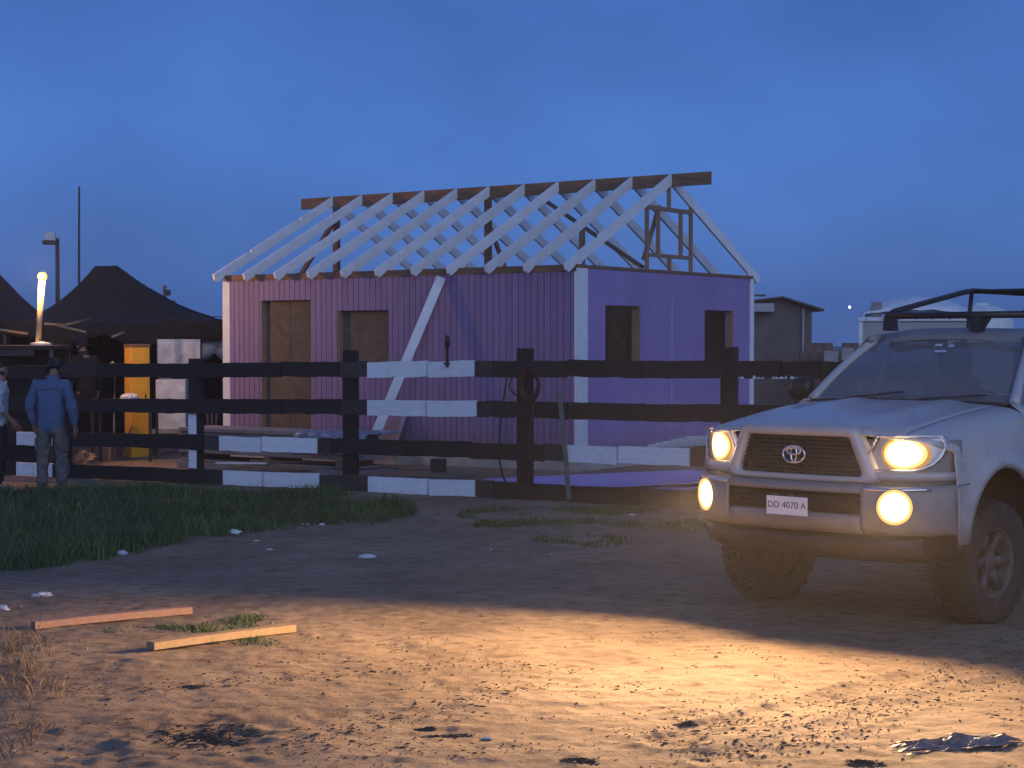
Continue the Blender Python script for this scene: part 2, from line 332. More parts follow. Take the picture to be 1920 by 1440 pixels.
def ground_material():
    m = bpy.data.materials.new('packed_dirt'); m.use_nodes = True; t = m.node_tree; b = t.nodes['Principled BSDF']
    b.inputs['Roughness'].default_value = 0.95; b.inputs['Specular IOR Level'].default_value = 0.2
    tcn = t.nodes.new('ShaderNodeTexCoord')
    def ns(sc, det=6, st=(1,1,1), ro=0.6):
        mpn = t.nodes.new('ShaderNodeMapping'); mpn.inputs['Scale'].default_value = st; t.links.new(tcn.outputs['Object'], mpn.inputs[0])
        n = t.nodes.new('ShaderNodeTexNoise'); n.inputs['Scale'].default_value = sc; n.inputs['Detail'].default_value = det; n.inputs['Roughness'].default_value = ro
        t.links.new(mpn.outputs[0], n.inputs['Vector']); return n
    def rmp(n, p0, c0, p1, c1):
        r = t.nodes.new('ShaderNodeValToRGB'); r.color_ramp.elements[0].position = p0; r.color_ramp.elements[1].position = p1
        r.color_ramp.elements[0].color = (*c0, 1); r.color_ramp.elements[1].color = (*c1, 1); t.links.new(n.outputs[0], r.inputs[0]); return r
    def mixm(a, b_, f=1.0):
        x = t.nodes.new('ShaderNodeMixRGB'); x.blend_type = 'MULTIPLY'; x.inputs[0].default_value = f
        t.links.new(a.outputs[0], x.inputs[1]); t.links.new(b_.outputs[0], x.inputs[2]); return x
    c = rmp(ns(0.9), 0.35, (0.185, 0.140, 0.098), 0.68, (0.290, 0.225, 0.155))
    c = mixm(c, rmp(ns(9, 7, (0.6,1.3,1)), 0.33, (0.50,0.46,0.42), 0.52, (1,1,1)), 0.8)
    c = mixm(c, rmp(ns(26, 4, (0.45,1.5,1), 0.7), 0.30, (0.25,0.22,0.20), 0.42, (1,1,1)), 0.75)
    c = mixm(c, rmp(ns(90, 3), 0.3, (0.7,0.68,0.66), 0.6, (1.08,1.06,1.04)), 0.6)
    t.links.new(c.outputs[0], b.inputs['Base Color'])
    n2 = ns(45, 6, (0.8,1.2,1), 0.65); bp = t.nodes.new('ShaderNodeBump'); bp.inputs['Strength'].default_value = 0.55; bp.inputs['Distance'].default_value = 0.012
    t.links.new(n2.outputs[0], bp.inputs['Height']); t.links.new(bp.outputs[0], b.inputs['Normal'])
    return m
M['dirt'] = ground_material()
tag(gm.build('ground', M['dirt'], None, smooth=True), 'bare trampled dirt yard with tyre tracks and clods', None, None, 'structure')

# ------------------------------------------------------------------ house
YAW, HX, HY, HL, HW = 0.6205, 0.8773, 22.5176, 6.6614, 5.0894
ZT, RIDGE, E0, E1 = CAMZ + 1.0411, 1.418, 0.643, 0.695
ZF = 0.25
house = empty('house_under_construction', (HX, HY, 0.0), -YAW, 'purple house under construction with bare white roof rafters, behind the fence', 'house')
# slab
MB().box(-HL-0.10, 0.10, -0.12, HW+0.10, -0.10, ZF).build('foundation_slab', M['concrete'], house, bevel=0.012)
# openings on the long wall (local x, from the left corner) by pixel
def wall_x(px):
    # intersection of the pixel ray with the long wall plane, as local x
    d = ray(px, 640); a = Vector((math.cos(YAW), -math.sin(YAW))); v = Vector((math.sin(YAW), math.cos(YAW)))
    o = Vector((HX, HY)); t = o.dot(v) / (d.x * v.x + d.y * v.y); q = Vector((d.x*t, d.y*t)) - o; return q.dot(a), d.y*t
def gable_y(px):
    d = ray(px, 640); a = Vector((math.cos(YAW), -math.sin(YAW))); v = Vector((math.sin(YAW), math.cos(YAW)))
    o = Vector((HX, HY)); t = o.dot(a) / (d.x * a.x + d.y * a.y); q = Vector((d.x*t, d.y*t)) - o; return q.dot(v), d.y*t
def zat(py, depth): return P(960, py, depth).z
dx0, dd = wall_x(489); dx1, _ = wall_x(583); dz1 = zat(563, (dd + _) / 2)
wx0, wd = wall_x(633); wx1, _ = wall_x(729); wz1 = zat(582, (wd + _) / 2); wz0 = zat(694, (wd + _) / 2)
OPEN_L = [(dx0, dx1, ZF, dz1), (wx0, wx1, wz0, wz1)]
ga0, gd = gable_y(1135); ga1, _ = gable_y(1201); gaz1 = zat(573, (gd + _)/2); gaz0 = zat(692, (gd + _)/2)
gb0, gd = gable_y(1321); gb1, _ = gable_y(1375); gbz1 = zat(582, (gd + _)/2); gbz0 = zat(692, (gd + _)/2)
OPEN_G = [(ga0, ga1, gaz0, gaz1), (gb0, gb1, gbz0, gbz1)]
ZS = ZT - 0.095       # siding top
def spans(lo, hi, cuts):
    """pieces of [lo,hi] left after removing the cuts"""
    segs = [(lo, hi)]
    for c0, c1 in cuts:
        n_ = []
        for a, b in segs:
            if c1 <= a or c0 >= b: n_.append((a, b)); continue
            if c0 > a: n_.append((a, c0))
            if c1 < b: n_.append((c1, b))
        segs = n_
    return segs
def wall_core(name, u0, u1, opens, place, m):
    """solid wall core with real openings; place(u0,u1,z0,z1) -> box bounds"""
    mb = MB(); us = sorted({u0, u1} | {o[0] for o in opens} | {o[1] for o in opens})
    for a, b in zip(us[:-1], us[1:]):
        mid = (a + b) / 2; cuts = [(o[2], o[3]) for o in opens if o[0] < mid < o[1]]
        for z0, z1 in spans(ZF, ZS, cuts): mb.box(*place(a, b, z0, z1))
    return mb.build(name, m, house)
# cores: frame + inner sheathing (0.09 thick)
wl = wall_core('front_wall', -HL, 0, OPEN_L, lambda a, b, z0, z1: (a, b, 0.016, 0.10, z0, z1), M['osb'])
wg = wall_core('gable_wall', 0.0, HW, OPEN_G, lambda a, b, z0, z1: (-0.10, -0.016, a + (0.103 if a == 0 else 0), b - (0.103 if b == HW else 0), z0, z1), M['osb'])
wb = wall_core('back_wall', -HL, 0, [], lambda a, b, z0, z1: (a, b, HW-0.10, HW, z0, z1), M['purple'])
we = wall_core('end_wall', 0.0, HW, [], lambda a, b, z0, z1: (-HL, -HL+0.10, a + 0.103, b - 0.103, z0, z1), M['purple'])
# dark backing in the grooves of the boards
# vertical boards on the long wall
NB = 62; bw = HL / NB
for i in range(NB):
    a, b = -HL + i * bw + 0.006, -HL + (i + 1) * bw - 0.006
    cuts = []
    xs_ = sorted({a, b} | {q for o in OPEN_L for q in o[:2] if a < q < b})
    for p, q in zip(xs_[:-1], xs_[1:]):
        if q - p < 0.008: continue
        mid = (p + q) / 2; cz = [(o[2], o[3]) for o in OPEN_L if o[0] < mid < o[1]]
        for z0, z1 in spans(ZF + 0.01, ZS, cz):
            dpt = R.uniform(-0.002, 0.002)
            MB().box(p, q, dpt - 0.004, 0.014, z0, z1).build('siding_board', M['purple'], wl)
# flat sheets on the gable
for i in range(4):
    a, b = HW * i / 4 + (0.003 if i else 0.0), HW * (i + 1) / 4 - 0.003
    mb = MB(); us = sorted({a, b} | {q for o in OPEN_G for q in o[:2] if a < q < b})
    for p, q in zip(us[:-1], us[1:]):
        mid = (p + q) / 2; cz = [(o[2], o[3]) for o in OPEN_G if o[0] < mid < o[1]]
        for z0, z1 in spans(ZF + 0.01, ZT - 0.047, cz): mb.box(-0.014, 0.001, p, q, z0, z1)
    mb.build('wall_panel', M['purple_panel'], wg)
MB().box(-0.001, 0.003, HW/2 - 0.008, HW/2 + 0.008, ZF + 0.3, ZS - 0.3).build('seam_strip', M['sheet'], wg)
# inner lining sheets (seen through the openings)
for i in range(5):
    a, b = -HL + 0.11 + i * 1.22 + 0.004, min(-0.11, -HL + 0.11 + (i + 1) * 1.22 - 0.004)
    MB().box(a, b, HW - 0.118, HW - 0.104, ZF + 0.01, ZS - 0.02).build('lining_sheet', M['osb'], wb)
for i in range(4):
    a, b = 0.11 + i * 1.22 + 0.004, min(HW - 0.125, 0.11 + (i + 1) * 1.22 - 0.004)
    MB().box(-HL + 0.104, -HL + 0.118, a, b, ZF + 0.01, ZS - 0.02).build('lining_sheet', M['osb'], we)
# brown sheathing boards closing the door and window openings from inside
dm = (dx0 + dx1) / 2
for a, b, z1 in ((dx0 - 0.10, dm - 0.004, dz1 + 0.1), (dm + 0.004, dx1 + 0.10, dz1 + 0.1), (wx0 - 0.10, wx1 + 0.10, wz1 + 0.1)):
    MB().box(a, b, 0.104, 0.118, ZF + 0.002, z1).build('covering_sheet', M['osb_light'], house)
for y_ in (1.6, 2.9, 3.6): MB().box(-1.45, -1.36, y_, y_ + 0.04, ZF, ZS - 0.05).build('stud', M['wood_brown'], house)
# jamb liners of the gable openings
for (a, b, z0, z1) in OPEN_G:
    MB().box(-0.135, -0.004, b - 0.022, b - 0.002, z0 + 0.002, z1 - 0.002).build('window_jamb', M['wood_dark'], wg)
for (a, b, z0, z1) in OPEN_L:
    MB().box(a + 0.002, a + 0.022, 0.0, 0.12, z0 + 0.012, z1 - 0.002).build('opening_jamb', M['wood_dark'], wl)
# top plates
MB().box(-HL - 0.012, -0.016, -0.012, 0.12, ZS + 0.002, ZT - 0.046).build('top_plate', M['wood_brown'], house)
MB().box(-HL - 0.012, 0.010, -0.012, 0.12, ZT - 0.045, ZT).build('top_plate', M['wood_brown'], house)
MB().box(-0.12, -0.016, 0.122, HW - 0.122, ZS + 0.002, ZT - 0.046).build('top_plate', M['wood_brown'], house)
MB().box(-0.12, 0.012, 0.122, HW - 0.122, ZT - 0.045, ZT).build('top_plate', M['wood_brown'], house)
MB().box(-HL - 0.012, 0.010, HW - 0.12, HW + 0.012, ZS + 0.002, ZT).build('top_plate', M['wood_brown'], house)
MB().box(-HL - 0.012, -HL + 0.12, 0.122, HW - 0.122, ZS + 0.002, ZT).build('top_plate', M['wood_brown'], house)
# corner trims
MB().box(0.003, 0.022, -0.022, 0.235, ZF + 0.01, ZT - 0.048).build('corner_trim', M['white'], house)
MB().box(-0.03, 0.0, -0.024, -0.006, ZF + 0.01, ZS).build('corner_trim', M['white'], house)
MB().box(0.003, 0.022, HW - 0.09, HW + 0.02, ZF + 0.01, ZT - 0.048).build('corner_trim', M['white'], house)
MB().box(-HL - 0.022, -HL + 0.13, -0.024, -0.006, ZF + 0.01, ZS).build('corner_trim', M['white'], house)
MB().box(-HL - 0.022, -HL - 0.003, -0.004, 0.11, ZF + 0.01, ZS).build('corner_trim', M['white'], house)
# rafters
SL = 0.505; RD = 0.165
def rafter_poly(side, notched):
    yr = HW / 2 - 0.024; ytail = -0.27
    zt = ZT + RIDGE - 0.004
    f = lambda y: zt - SL * (yr - y)
    top = [(yr, f(yr))]
    if notched:
        for fr in (0.30, 0.72):
            y0 = yr + (ytail - yr) * fr; n_ = 0.030
            top += [(y0 + 0.05, f(y0 + 0.05)), (y0 + 0.05, f(y0 + 0.05) - n_), (y0 - 0.05, f(y0 - 0.05) - n_ * 0.9), (y0 - 0.05, f(y0 - 0.05))]
    top += [(ytail, f(ytail)), (ytail + 0.022, f(ytail) - 0.085), (ytail + 0.085, f(ytail + 0.085) - RD + 0.006), (-0.050, ZT - 0.030)]
    bot = [(-0.02, ZT + 0.003), (0.11, ZT + 0.003), (0.16, f(0.16) - RD), (yr, f(yr) - RD)]
    poly = top + bot
    if side: poly = [(HW - y, z) for y, z in poly]
    return poly
NR = 11
shared = {}
for side in (0, 1):
    for k in range(NR):
        x = -HL + 0.02 + (HL - 0.04) * k / (NR - 1); nt_ = k in (0, NR - 1)
        key = (side, nt_)
        if key not in shared:
            shared[key] = MB().prism(rafter_poly(side, nt_), 'x', -0.02, 0.02).mesh('rafter', M['white'])
        o = bpy.data.objects.new('rafter', shared[key]); COL.objects.link(o); o.parent = house
        dy_ = R.uniform(-0.012, 0.012); o.location = (x + R.uniform(-0.010, 0.010), dy_, (1 if side == 0 else -1)*SL*dy_*0.6); o.rotation_euler = (0, 0, R.uniform(-0.003, 0.003))
MB().box(-HL - E1, E0, HW/2 - 0.021, HW/2 + 0.021, ZT + RIDGE - 0.185, ZT + RIDGE).build('ridge_board', M['wood_brown'], house)
# ridge posts
for xp in (-HL + 0.10, -HL * 0.505):
    MB().box(xp - 0.045, xp + 0.045, HW/2 - 0.045, HW/2 + 0.045, ZF, ZT + RIDGE - 0.19).build('ridge_post', M['wood_brown'], house)
MB().box(-HL*0.27 - 0.04, -HL*0.27 + 0.04, HW/2 + 0.3, HW/2 + 0.36, ZF, ZT + 0.85).build('ridge_post', M['wood_dark'], house)
MB().bar((-HL + 0.12, HW/2 - 0.08, ZT + 1.0), (-HL + 0.12, HW/2 - 0.95, ZT + 0.02), 0.04, 0.09, (1,0,0)).build('brace', M['wood_brown'], house)
MB().bar((-HL*0.505, HW/2 + 0.07, ZT + 0.75), (-HL*0.505, HW/2 + 0.55, ZT + 0.0), 0.04, 0.07, (1,0,0)).build('brace', M['wood_dark'], house)
MB().bar((-2.35, HW/2 - 0.02, ZT + RIDGE - 0.22), (-0.16, 1.95, ZT + 0.04), 0.04, 0.10, (0,1,0)).build('brace', M['wood_brown'], house)
MB().bar((-0.15, HW/2 - 0.12, ZT + 0.95), (-0.15, 1.98, ZT + 0.15), 0.035, 0.06, (1,0,0)).build('brace', M['wood_dark'], house)
# gable stud frame with its little window
def gx(px): return gable_y(px)[0]
gzd = gable_y(1255)[1]
def gz(py): return zat(py, gzd)
def stud(px0, px1, z0, z1, dep=0.085, off=0.0):
    a, b = gx(px0), gx(px1); a = b - 0.060; MB().box(-0.052, -0.012, a, b, z0, z1).build('gable_stud', M['wood_dark'], house)
hz0, hz1 = gz(397), gz(389); sz0, sz1 = gz(484), gz(477)
stud(1207, 1218, ZT, gz(383)); stud(1290, 1300, ZT, gz(378)); stud(1227, 1239, sz1, hz0); stud(1270, 1281, sz1, hz0)
stud(1248, 1259, hz1, ZT + RIDGE - 0.19); stud(1249, 1260, ZT, sz0)
MB().box(-0.052, -0.012, gx(1218.2), gx(1300) - 0.050, hz0, hz1).build('gable_header', M['wood_dark'], house)
MB().box(-0.052, -0.012, gx(1218.2), gx(1300) - 0.050, sz0, sz1).build('gable_sill', M['wood_dark'], house)

# ------------------------------------------------------------------ fence
FD = Vector((0.831, -0.557)).normalized(); FO = Vector((18 / FPX * 19.5, 19.5)); FROT = math.atan2(FD.y, FD.x)
fence = empty('plank_fence', (FO.x, FO.y, 0), FROT, 'dark four-rail plank fence with some rail sections painted white, before the house', 'fence')
FN = Vector((-FD.y, FD.x))
def ft(px):
    d = ray(px, 640); k = FO.dot(FN) / (d.x * FN.x + d.y * FN.y); return (Vector((d.x*k, d.y*k)) - FO).dot(FD)
def fz(t): return 0.0285 * min(0, t) * 0.5 + 0.008 * max(0, t) * 0.5
ROW_TOP = (1.63, 1.155, 0.665, 0.205); RH = 0.192
rows = [
 [(-90,95,'D'),(96,185,'G'),(186,420,'D'),(421,530,'D'),(531,640,'D'),(641,691,'G'),(692,803,'W'),(806,893,'W'),(894,927,'G'),(928,1065,'D'),(1067,1206,'D'),(1208,1362,'D'),(1363,1467,'D'),(1468,1540,'D'),(1541,1800,'D')],
 [(-90,215,'D'),(216,322,'D'),(324,530,'D'),(532,640,'D'),(641,691,'G'),(692,801,'W'),(804,897,'W'),(898,928,'G'),(929,1065,'D'),(1067,1210,'D'),(1212,1410,'D'),(1411,1800,'D')],
 [(-90,33,'D'),(34,100,'W'),(101,280,'D'),(281,385,'D'),(386,413,'G'),(414,491,'W'),(494,598,'W'),(599,622,'G'),(623,760,'D'),(761,885,'D'),(886,1022,'D'),(1023,1064,'G'),(1065,1160,'W'),(1163,1297,'W'),(1298,1430,'D'),(1431,1800,'D')],
 [(-90,32,'D'),(33,64,'W'),(66,100,'W'),(101,283,'D'),(284,390,'D'),(391,420,'G'),(421,493,'W'),(497,601,'W'),(602,692,'G'),(693,804,'W'),(808,894,'W'),(895,927,'G'),(928,1200,'D'),(1202,1460,'D'),(1461,1800,'D')]]
MM = {'D': M['rail'], 'G': M['rail_grey'], 'W': M['white_rough']}
for r, row in enumerate(rows):
    for (p0, p1, c) in row:
        a, b = ft(p0) + 0.003, ft(p1) - 0.003
        za, zb = ROW_TOP[r] + fz(a) + R.uniform(-0.011, 0.011), ROW_TOP[r] + fz(b) + R.uniform(-0.011, 0.011)
        pr = 0.004 if c == 'W' else 0.0
        mb = MB(); n_ = max(2, int((b - a) / 0.15)); secs = []
        for i in range(n_ + 1):
            x = a + (b - a) * i / n_; zz = za + (zb - za) * i / n_ + R.uniform(-0.004, 0.004); zl = zz - RH + R.uniform(-0.005, 0.005)
            y0 = -0.042 - pr + R.uniform(-0.0015, 0.0015); mb.v += [(x, y0, zl), (x, 0.0, zl), (x, 0.0, zz), (x, y0, zz)]
        for i in range(n_):
            for k in range(4): mb.f.append((i*4+k, i*4+(k+1)%4, i*4+4+(k+1)%4, i*4+4+k))
        mb.f.append((0,1,2,3)); mb.f.append(tuple(n_*4 + k for k in (3,2,1,0)))
        o = mb.build('rail_plank', MM[c], fence)
        if c == 'W': o['label'] = 'white painted rail plank'
for px, top in ((-175, 1.42), (112, 1.44), (360, 1.62), (650, 1.74), (978, 1.77), (1362, 1.79), (1800, 1.80)):
    t = ft(px); z = fz(t)
    po = MB().box(t - 0.075, t + 0.075, 0.004, 0.15, -0.4, top).build('post', M['rail'], fence, bevel=0.006)
    if px in (112, 360):
        for r in (1, 2):
            z1 = ROW_TOP[r] + z - RH - 0.012; z0 = ROW_TOP[r+1] + z + 0.012
            MB().box(t - 0.073, t + 0.070, -0.002, 0.0035, z0, z1).build('painted_patch', M['white_rough'], po)
# white paint drips along the lower edge of the right-hand top rail
mb = MB(); x = ft(1388)
while x < ft(1505):
    w = R.uniform(0.015, 0.07); h = abs(R.gauss(0.018, 0.014)) + 0.006; z = ROW_TOP[0] - RH + 0.004 + fz(x)
    mb.add([(x, -0.0465, z), (x + w, -0.0465, z), (x + w * 0.8, -0.0465, z + h * 0.7), (x + w * 0.3, -0.0465, z + h)], [(0,1,2,3)]); x += w + R.choice((0.0, 0.0, 0.03, 0.09))
o = mb.build('paint_drips', M['white'], fence); o['kind'] = 'stuff'
def F(px, back, z):
    t = ft(px); q = FO + FD * t + FN * back; return Vector((q.x, q.y, z))

# ------------------------------------------------------------------ pickup truck (local x forward, y to its left; X = metres back from the nose)
TYAW, TX, TY = 0.708, 1.792, 10.663
truck = empty('pickup_truck', (TX, TY, 0.0), math.atan2(-math.cos(TYAW), -math.sin(TYAW)),
              'white pickup truck with glowing headlights, fog lamps and a black roof rack', 'pickup truck')
def xf(y):
    y = abs(y); return 0.06 + 0.10 * (y/0.8)**2 + 0.22 * max(0, (y-0.6)/0.33)**2
def T(X, y, z): return (-X, y, z)
AX, AZ, AR = 1.04, 0.50, 0.545      # wheel arch
def zlow(X):
    lo = 0.58
    for c in (AX, AX + 3.25):
        d = AR*AR - (X - c)**2
        if d > 0: lo = max(lo, AZ + math.sqrt(d))
    return lo
def lerp(a, b, t): return a + (b - a) * t
def hood_z(X, y):
    x0 = xf(y); s = max(0, min(1, (X - x0) / (1.52 - x0)))
    zf = 1.315 - 0.075 * (abs(y)/0.9)**2.2; zr = 1.435 - 0.045 * (abs(y)/0.9)**2
    z = zf + (zr - zf) * (1 - (1 - s)**1.35)
    z -= 0.035 * max(0, 1 - s / 0.10)**2          # rolled leading edge
    z += 0.018 * math.exp(-((abs(y) - 0.36)/0.10)**2) * min(1, s*3)   # two shallow ridges
    if abs(y) > 0.76: z -= 1.9 * (abs(y) - 0.76)**2
    return z
def nys(lo, hi, n): return [lerp(lo, hi, i/n) for i in range(n+1)]
# hood
mb = MB(); mb.grid([[T(lerp(xf(y) + (0.0 if abs(y) < 0.45 else 0.02), 1.47 + 0.10*(y/0.74)**2, s), y, hood_z(lerp(xf(y), 1.47, s), y)) for s in [i/22 for i in range(23)]] for y in nys(-0.685, 0.685, 28)])
mb.build('hood', M['paint'], truck, smooth=True, solid=0.012)
for sg in (-1, 1):
    rows_ = []
    ss = [i/44 for i in range(45)]
    for y in (0.692, 0.72, 0.76, 0.80, 0.84, 0.875, 0.90, 0.918):
        rows_.append([T(lerp(xf(y) + 0.02, 1.49, s), sg*y, hood_z(lerp(xf(y), 1.49, s), y)) for s in ss])
    for k in (0.06, 0.15, 0.3, 0.45, 0.6, 0.75, 0.88, 1.0):
        r_ = []
        for s in ss:
            X = lerp(0.405, 1.49, s); zt = hood_z(X, 0.918); z = lerp(zt, zlow(X), k)
            bul = 0.918 + 0.030 * math.sin(min(1, k*1.4) * math.pi/2) + 0.035 * max(0, 1 - abs(math.hypot(X-AX, z-AZ) - AR) / 0.10)
            r_.append(T(X, sg*bul, z))
        rows_.append(r_)
    fe = MB().grid(rows_).build('fender', M['paint'], truck, smooth=True, solid=0.008)
    # inner liner of the wheel well
    pts = [(AX + 0.56*math.cos(a), AZ + 0.56*math.sin(a)) for a in [math.pi*i/16 for i in range(17)]]
    MB().grid([[T(X, sg*y, z) for X, z in pts] for y in (0.42, 0.66, 0.89)]).build('wheel_well', M['black'], truck, smooth=True)
    # rolled arch lip
    pts = [(AX + AR*math.cos(a), AZ + AR*math.sin(a)) for a in [math.pi*(0.06 + 0.85*i/24) for i in range(25)]]
    MB().tube([T(X, sg*0.968, z) for X, z in pts], 0.018, 8).build('arch_lip', M['dusty'], truck, smooth=True)
# nose panel between the lamps
def fpatch(rows_, off, m, name, parent, cols=14, solid=0.006, smooth=True):
    g = [[T(xf(lerp(y0, y1, j/cols)) + off, lerp(y0, y1, j/cols), z) for j in range(cols+1)] for z, y0, y1 in rows_]
    return MB().grid(g).build(name, m, parent, smooth=smooth, solid=solid)
fpatch([(z, -0.93, 0.93) for z in nys(0.93, 1.235, 5)], 0.075, M['dusty'], 'nose_panel', truck, 40)
for sg in (-1, 1):
    q = [(z, sg*a, sg*b) for z, a, b in ((0.985, 0.50, 0.92), (1.035, 0.48, 0.925))]
    fpatch(q, 0.012, M['paint'], 'filler_panel', truck, 10, 0.02)
# grille
def rtrap(hb, ht, z0, z1, r, n=5):
    pts = []
    for (cx_, cz, a0, sgn) in ((hb, z0, -90, 1), (ht, z1, 0, 1), (-ht, z1, 90, -1), (-hb, z0, 180, -1)):
        for i in range(n+1):
            a = rad(a0 + 90*i/n); ox = cx_ - sgn*r; oz = cz + r if cz == z0 else cz - r
            pts.append((ox + r*math.cos(a), oz + r*math.sin(a)))
    res = []
    for i in range(len(pts)):                      # subdivide the straight runs so the ring follows the curved nose
        a, b = pts[i], pts[(i+1) % len(pts)]; L = math.hypot(a[0]-b[0], a[1]-b[1]); res.append(a)
        if i % (n+1) == n:
            for k in range(1, 8): res.append((lerp(a[0], b[0], k/8), lerp(a[1], b[1], k/8)))
    return res
oo, ii = rtrap(0.55, 0.435, 0.958, 1.312, 0.05), rtrap(0.455, 0.385, 0.998, 1.248, 0.035)
n_ = len(oo); mid = [(lerp(a[0], b[0], 0.5), lerp(a[1], b[1], 0.5)) for a, b in zip(oo, ii)]
def ringrow(o, off): return [T(xf(y) + off, y, z) for y, z in o] + [T(xf(o[0][0]) + off, *o[0])]
grille = MB().grid([ringrow(oo, 0.075), ringrow(oo, -0.012), ringrow(mid, -0.030), ringrow(ii, -0.018), ringrow(ii, 0.045)]).build('grille_surround', M['paint'], truck, smooth=True)
fpatch([(0.990, -0.46, 0.46), (1.25, -0.39, 0.39)], 0.042, M['black'], 'grille_backing', truck, 12)
gi = bpy.data.objects['grille_surround']
for k in range(9):
    z = 1.012 + k * 0.0275; hw = lerp(0.447, 0.380, (z - 0.998) / 0.25)
    MB().tube([T(xf(y) + 0.022, y, z) for y in nys(-hw, hw, 12)], 0.0075, 6).build('grille_bar', M['dark_metal'], truck, smooth=True)
for k in range(-7, 8):
    y = k * 0.055; MB().tube([T(xf(y) + 0.026, y, 1.0), T(xf(y) + 0.026, y*0.93, 1.245)], 0.005, 6).build('grille_bar', M['dark_metal'], truck)
def ell(cy, cz, a, b, r, tilt=0, n=28):
    return [T(0.022 - 0.0, cy + a*math.cos(t), cz + b*math.sin(t)) for t in [2*math.pi*i/n for i in range(n+1)]]
em = MB()
for cy, cz, a, b in ((0, 1.128, 0.080, 0.054), (0, 1.148, 0.050, 0.021), (0, 1.130, 0.021, 0.050)):
    em.tube(ell(cy, cz, a, b, 0), 0.0075, 6, caps=False)
em.build('emblem', M['chrome'], truck, smooth=True)
# bumper: swept sections along the nose
def sweep(prof, y0, y1, n, name, m, parent, smooth=True, wrap=0.0):
    g = []
    for y in nys(y0, y1, n):
        g.append([T(xf(y) + dx, y, z) for dx, z in prof])
    return MB().grid(g).build(name, m, parent, smooth=smooth, solid=0.006)
side_prof = [(0.10, 0.955), (0.00, 0.955), (-0.060, 0.945), (-0.085, 0.915), (-0.088, 0.80), (-0.080, 0.70), (-0.05, 0.655), (0.05, 0.63)]
bumper = empty('front_bumper'); bumper.parent = truck
for sg in (-1, 1):
    sweep(side_prof, sg*0.485, sg*0.955, 18, 'bumper_end', M['dusty'], bumper)
    sweep([(-0.093, 0.942), (-0.095, 0.925)], sg*0.50, sg*0.86, 16, 'bumper_highlight_strip', M['chrome'], bumper)
sweep([(0.10, 0.955), (0.0, 0.955), (-0.060, 0.945), (-0.085, 0.930), (-0.080, 0.905), (0.0, 0.895)], -0.485, 0.485, 16, 'bumper_bar', M['dusty'], bumper)
sweep([(0.0, 0.765), (-0.085, 0.760), (-0.088, 0.73), (-0.080, 0.68), (-0.04, 0.650), (0.05, 0.63)], -0.485, 0.485, 16, 'bumper_bar', M['dusty'], bumper)
sweep([(0.0, 0.90), (-0.005, 0.83), (0.0, 0.76)], -0.485, 0.485, 12, 'air_intake', M['black'], bumper)
for z in (0.80, 0.835, 0.87): MB().tube([T(xf(y) - 0.03, y, z) for y in nys(-0.48, 0.48, 12)], 0.007, 6).build('intake_bar', M['black'], bumper)
sweep([(0.02, 0.635), (-0.015, 0.60), (0.03, 0.50), (0.16, 0.455)], -0.80, 0.80, 18, 'lower_valance', M['black'], bumper)
# number plate
pl = MB().box(0.055, 0.062, -0.150, 0.150, 0.738, 0.862).build('number_plate', M['plate'], truck, bevel=0.002)
MB().box(0.0615, 0.0645, -0.150, 0.150, 0.738, 0.744).build('plate_frame', M['dusty'], pl)
def text_mesh(s, size, m, name):
    cu = bpy.data.curves.new(name, 'FONT'); cu.body = s; cu.size = size; cu.align_x = 'CENTER'; cu.extrude = 0.0006
    o = bpy.data.objects.new(name, cu); COL.objects.link(o); dg = bpy.context.evaluated_depsgraph_get(); dg.update()
    me = bpy.data.meshes.new_from_object(o.evaluated_get(dg)); bpy.data.objects.remove(o); me.materials.append(m)
    return me
tm = text_mesh('DD 4070 A', 0.060, M['ink'], 'plate_lettering')
to = bpy.data.objects.new('plate_lettering', tm); COL.objects.link(to); to.parent = pl
to.matrix_local = Matrix.Translation((0.0632, 0, 0.787)) @ Matrix(((0,0,1,0),(1,0,0,0),(0,1,0,0),(0,0,0,1)))
for y in (-0.09, 0.03): MB().box(0.04, 0.06, y - 0.018, y + 0.018, 0.868, 0.876).build('plate_bolt_bracket', M['chrome'], truck)
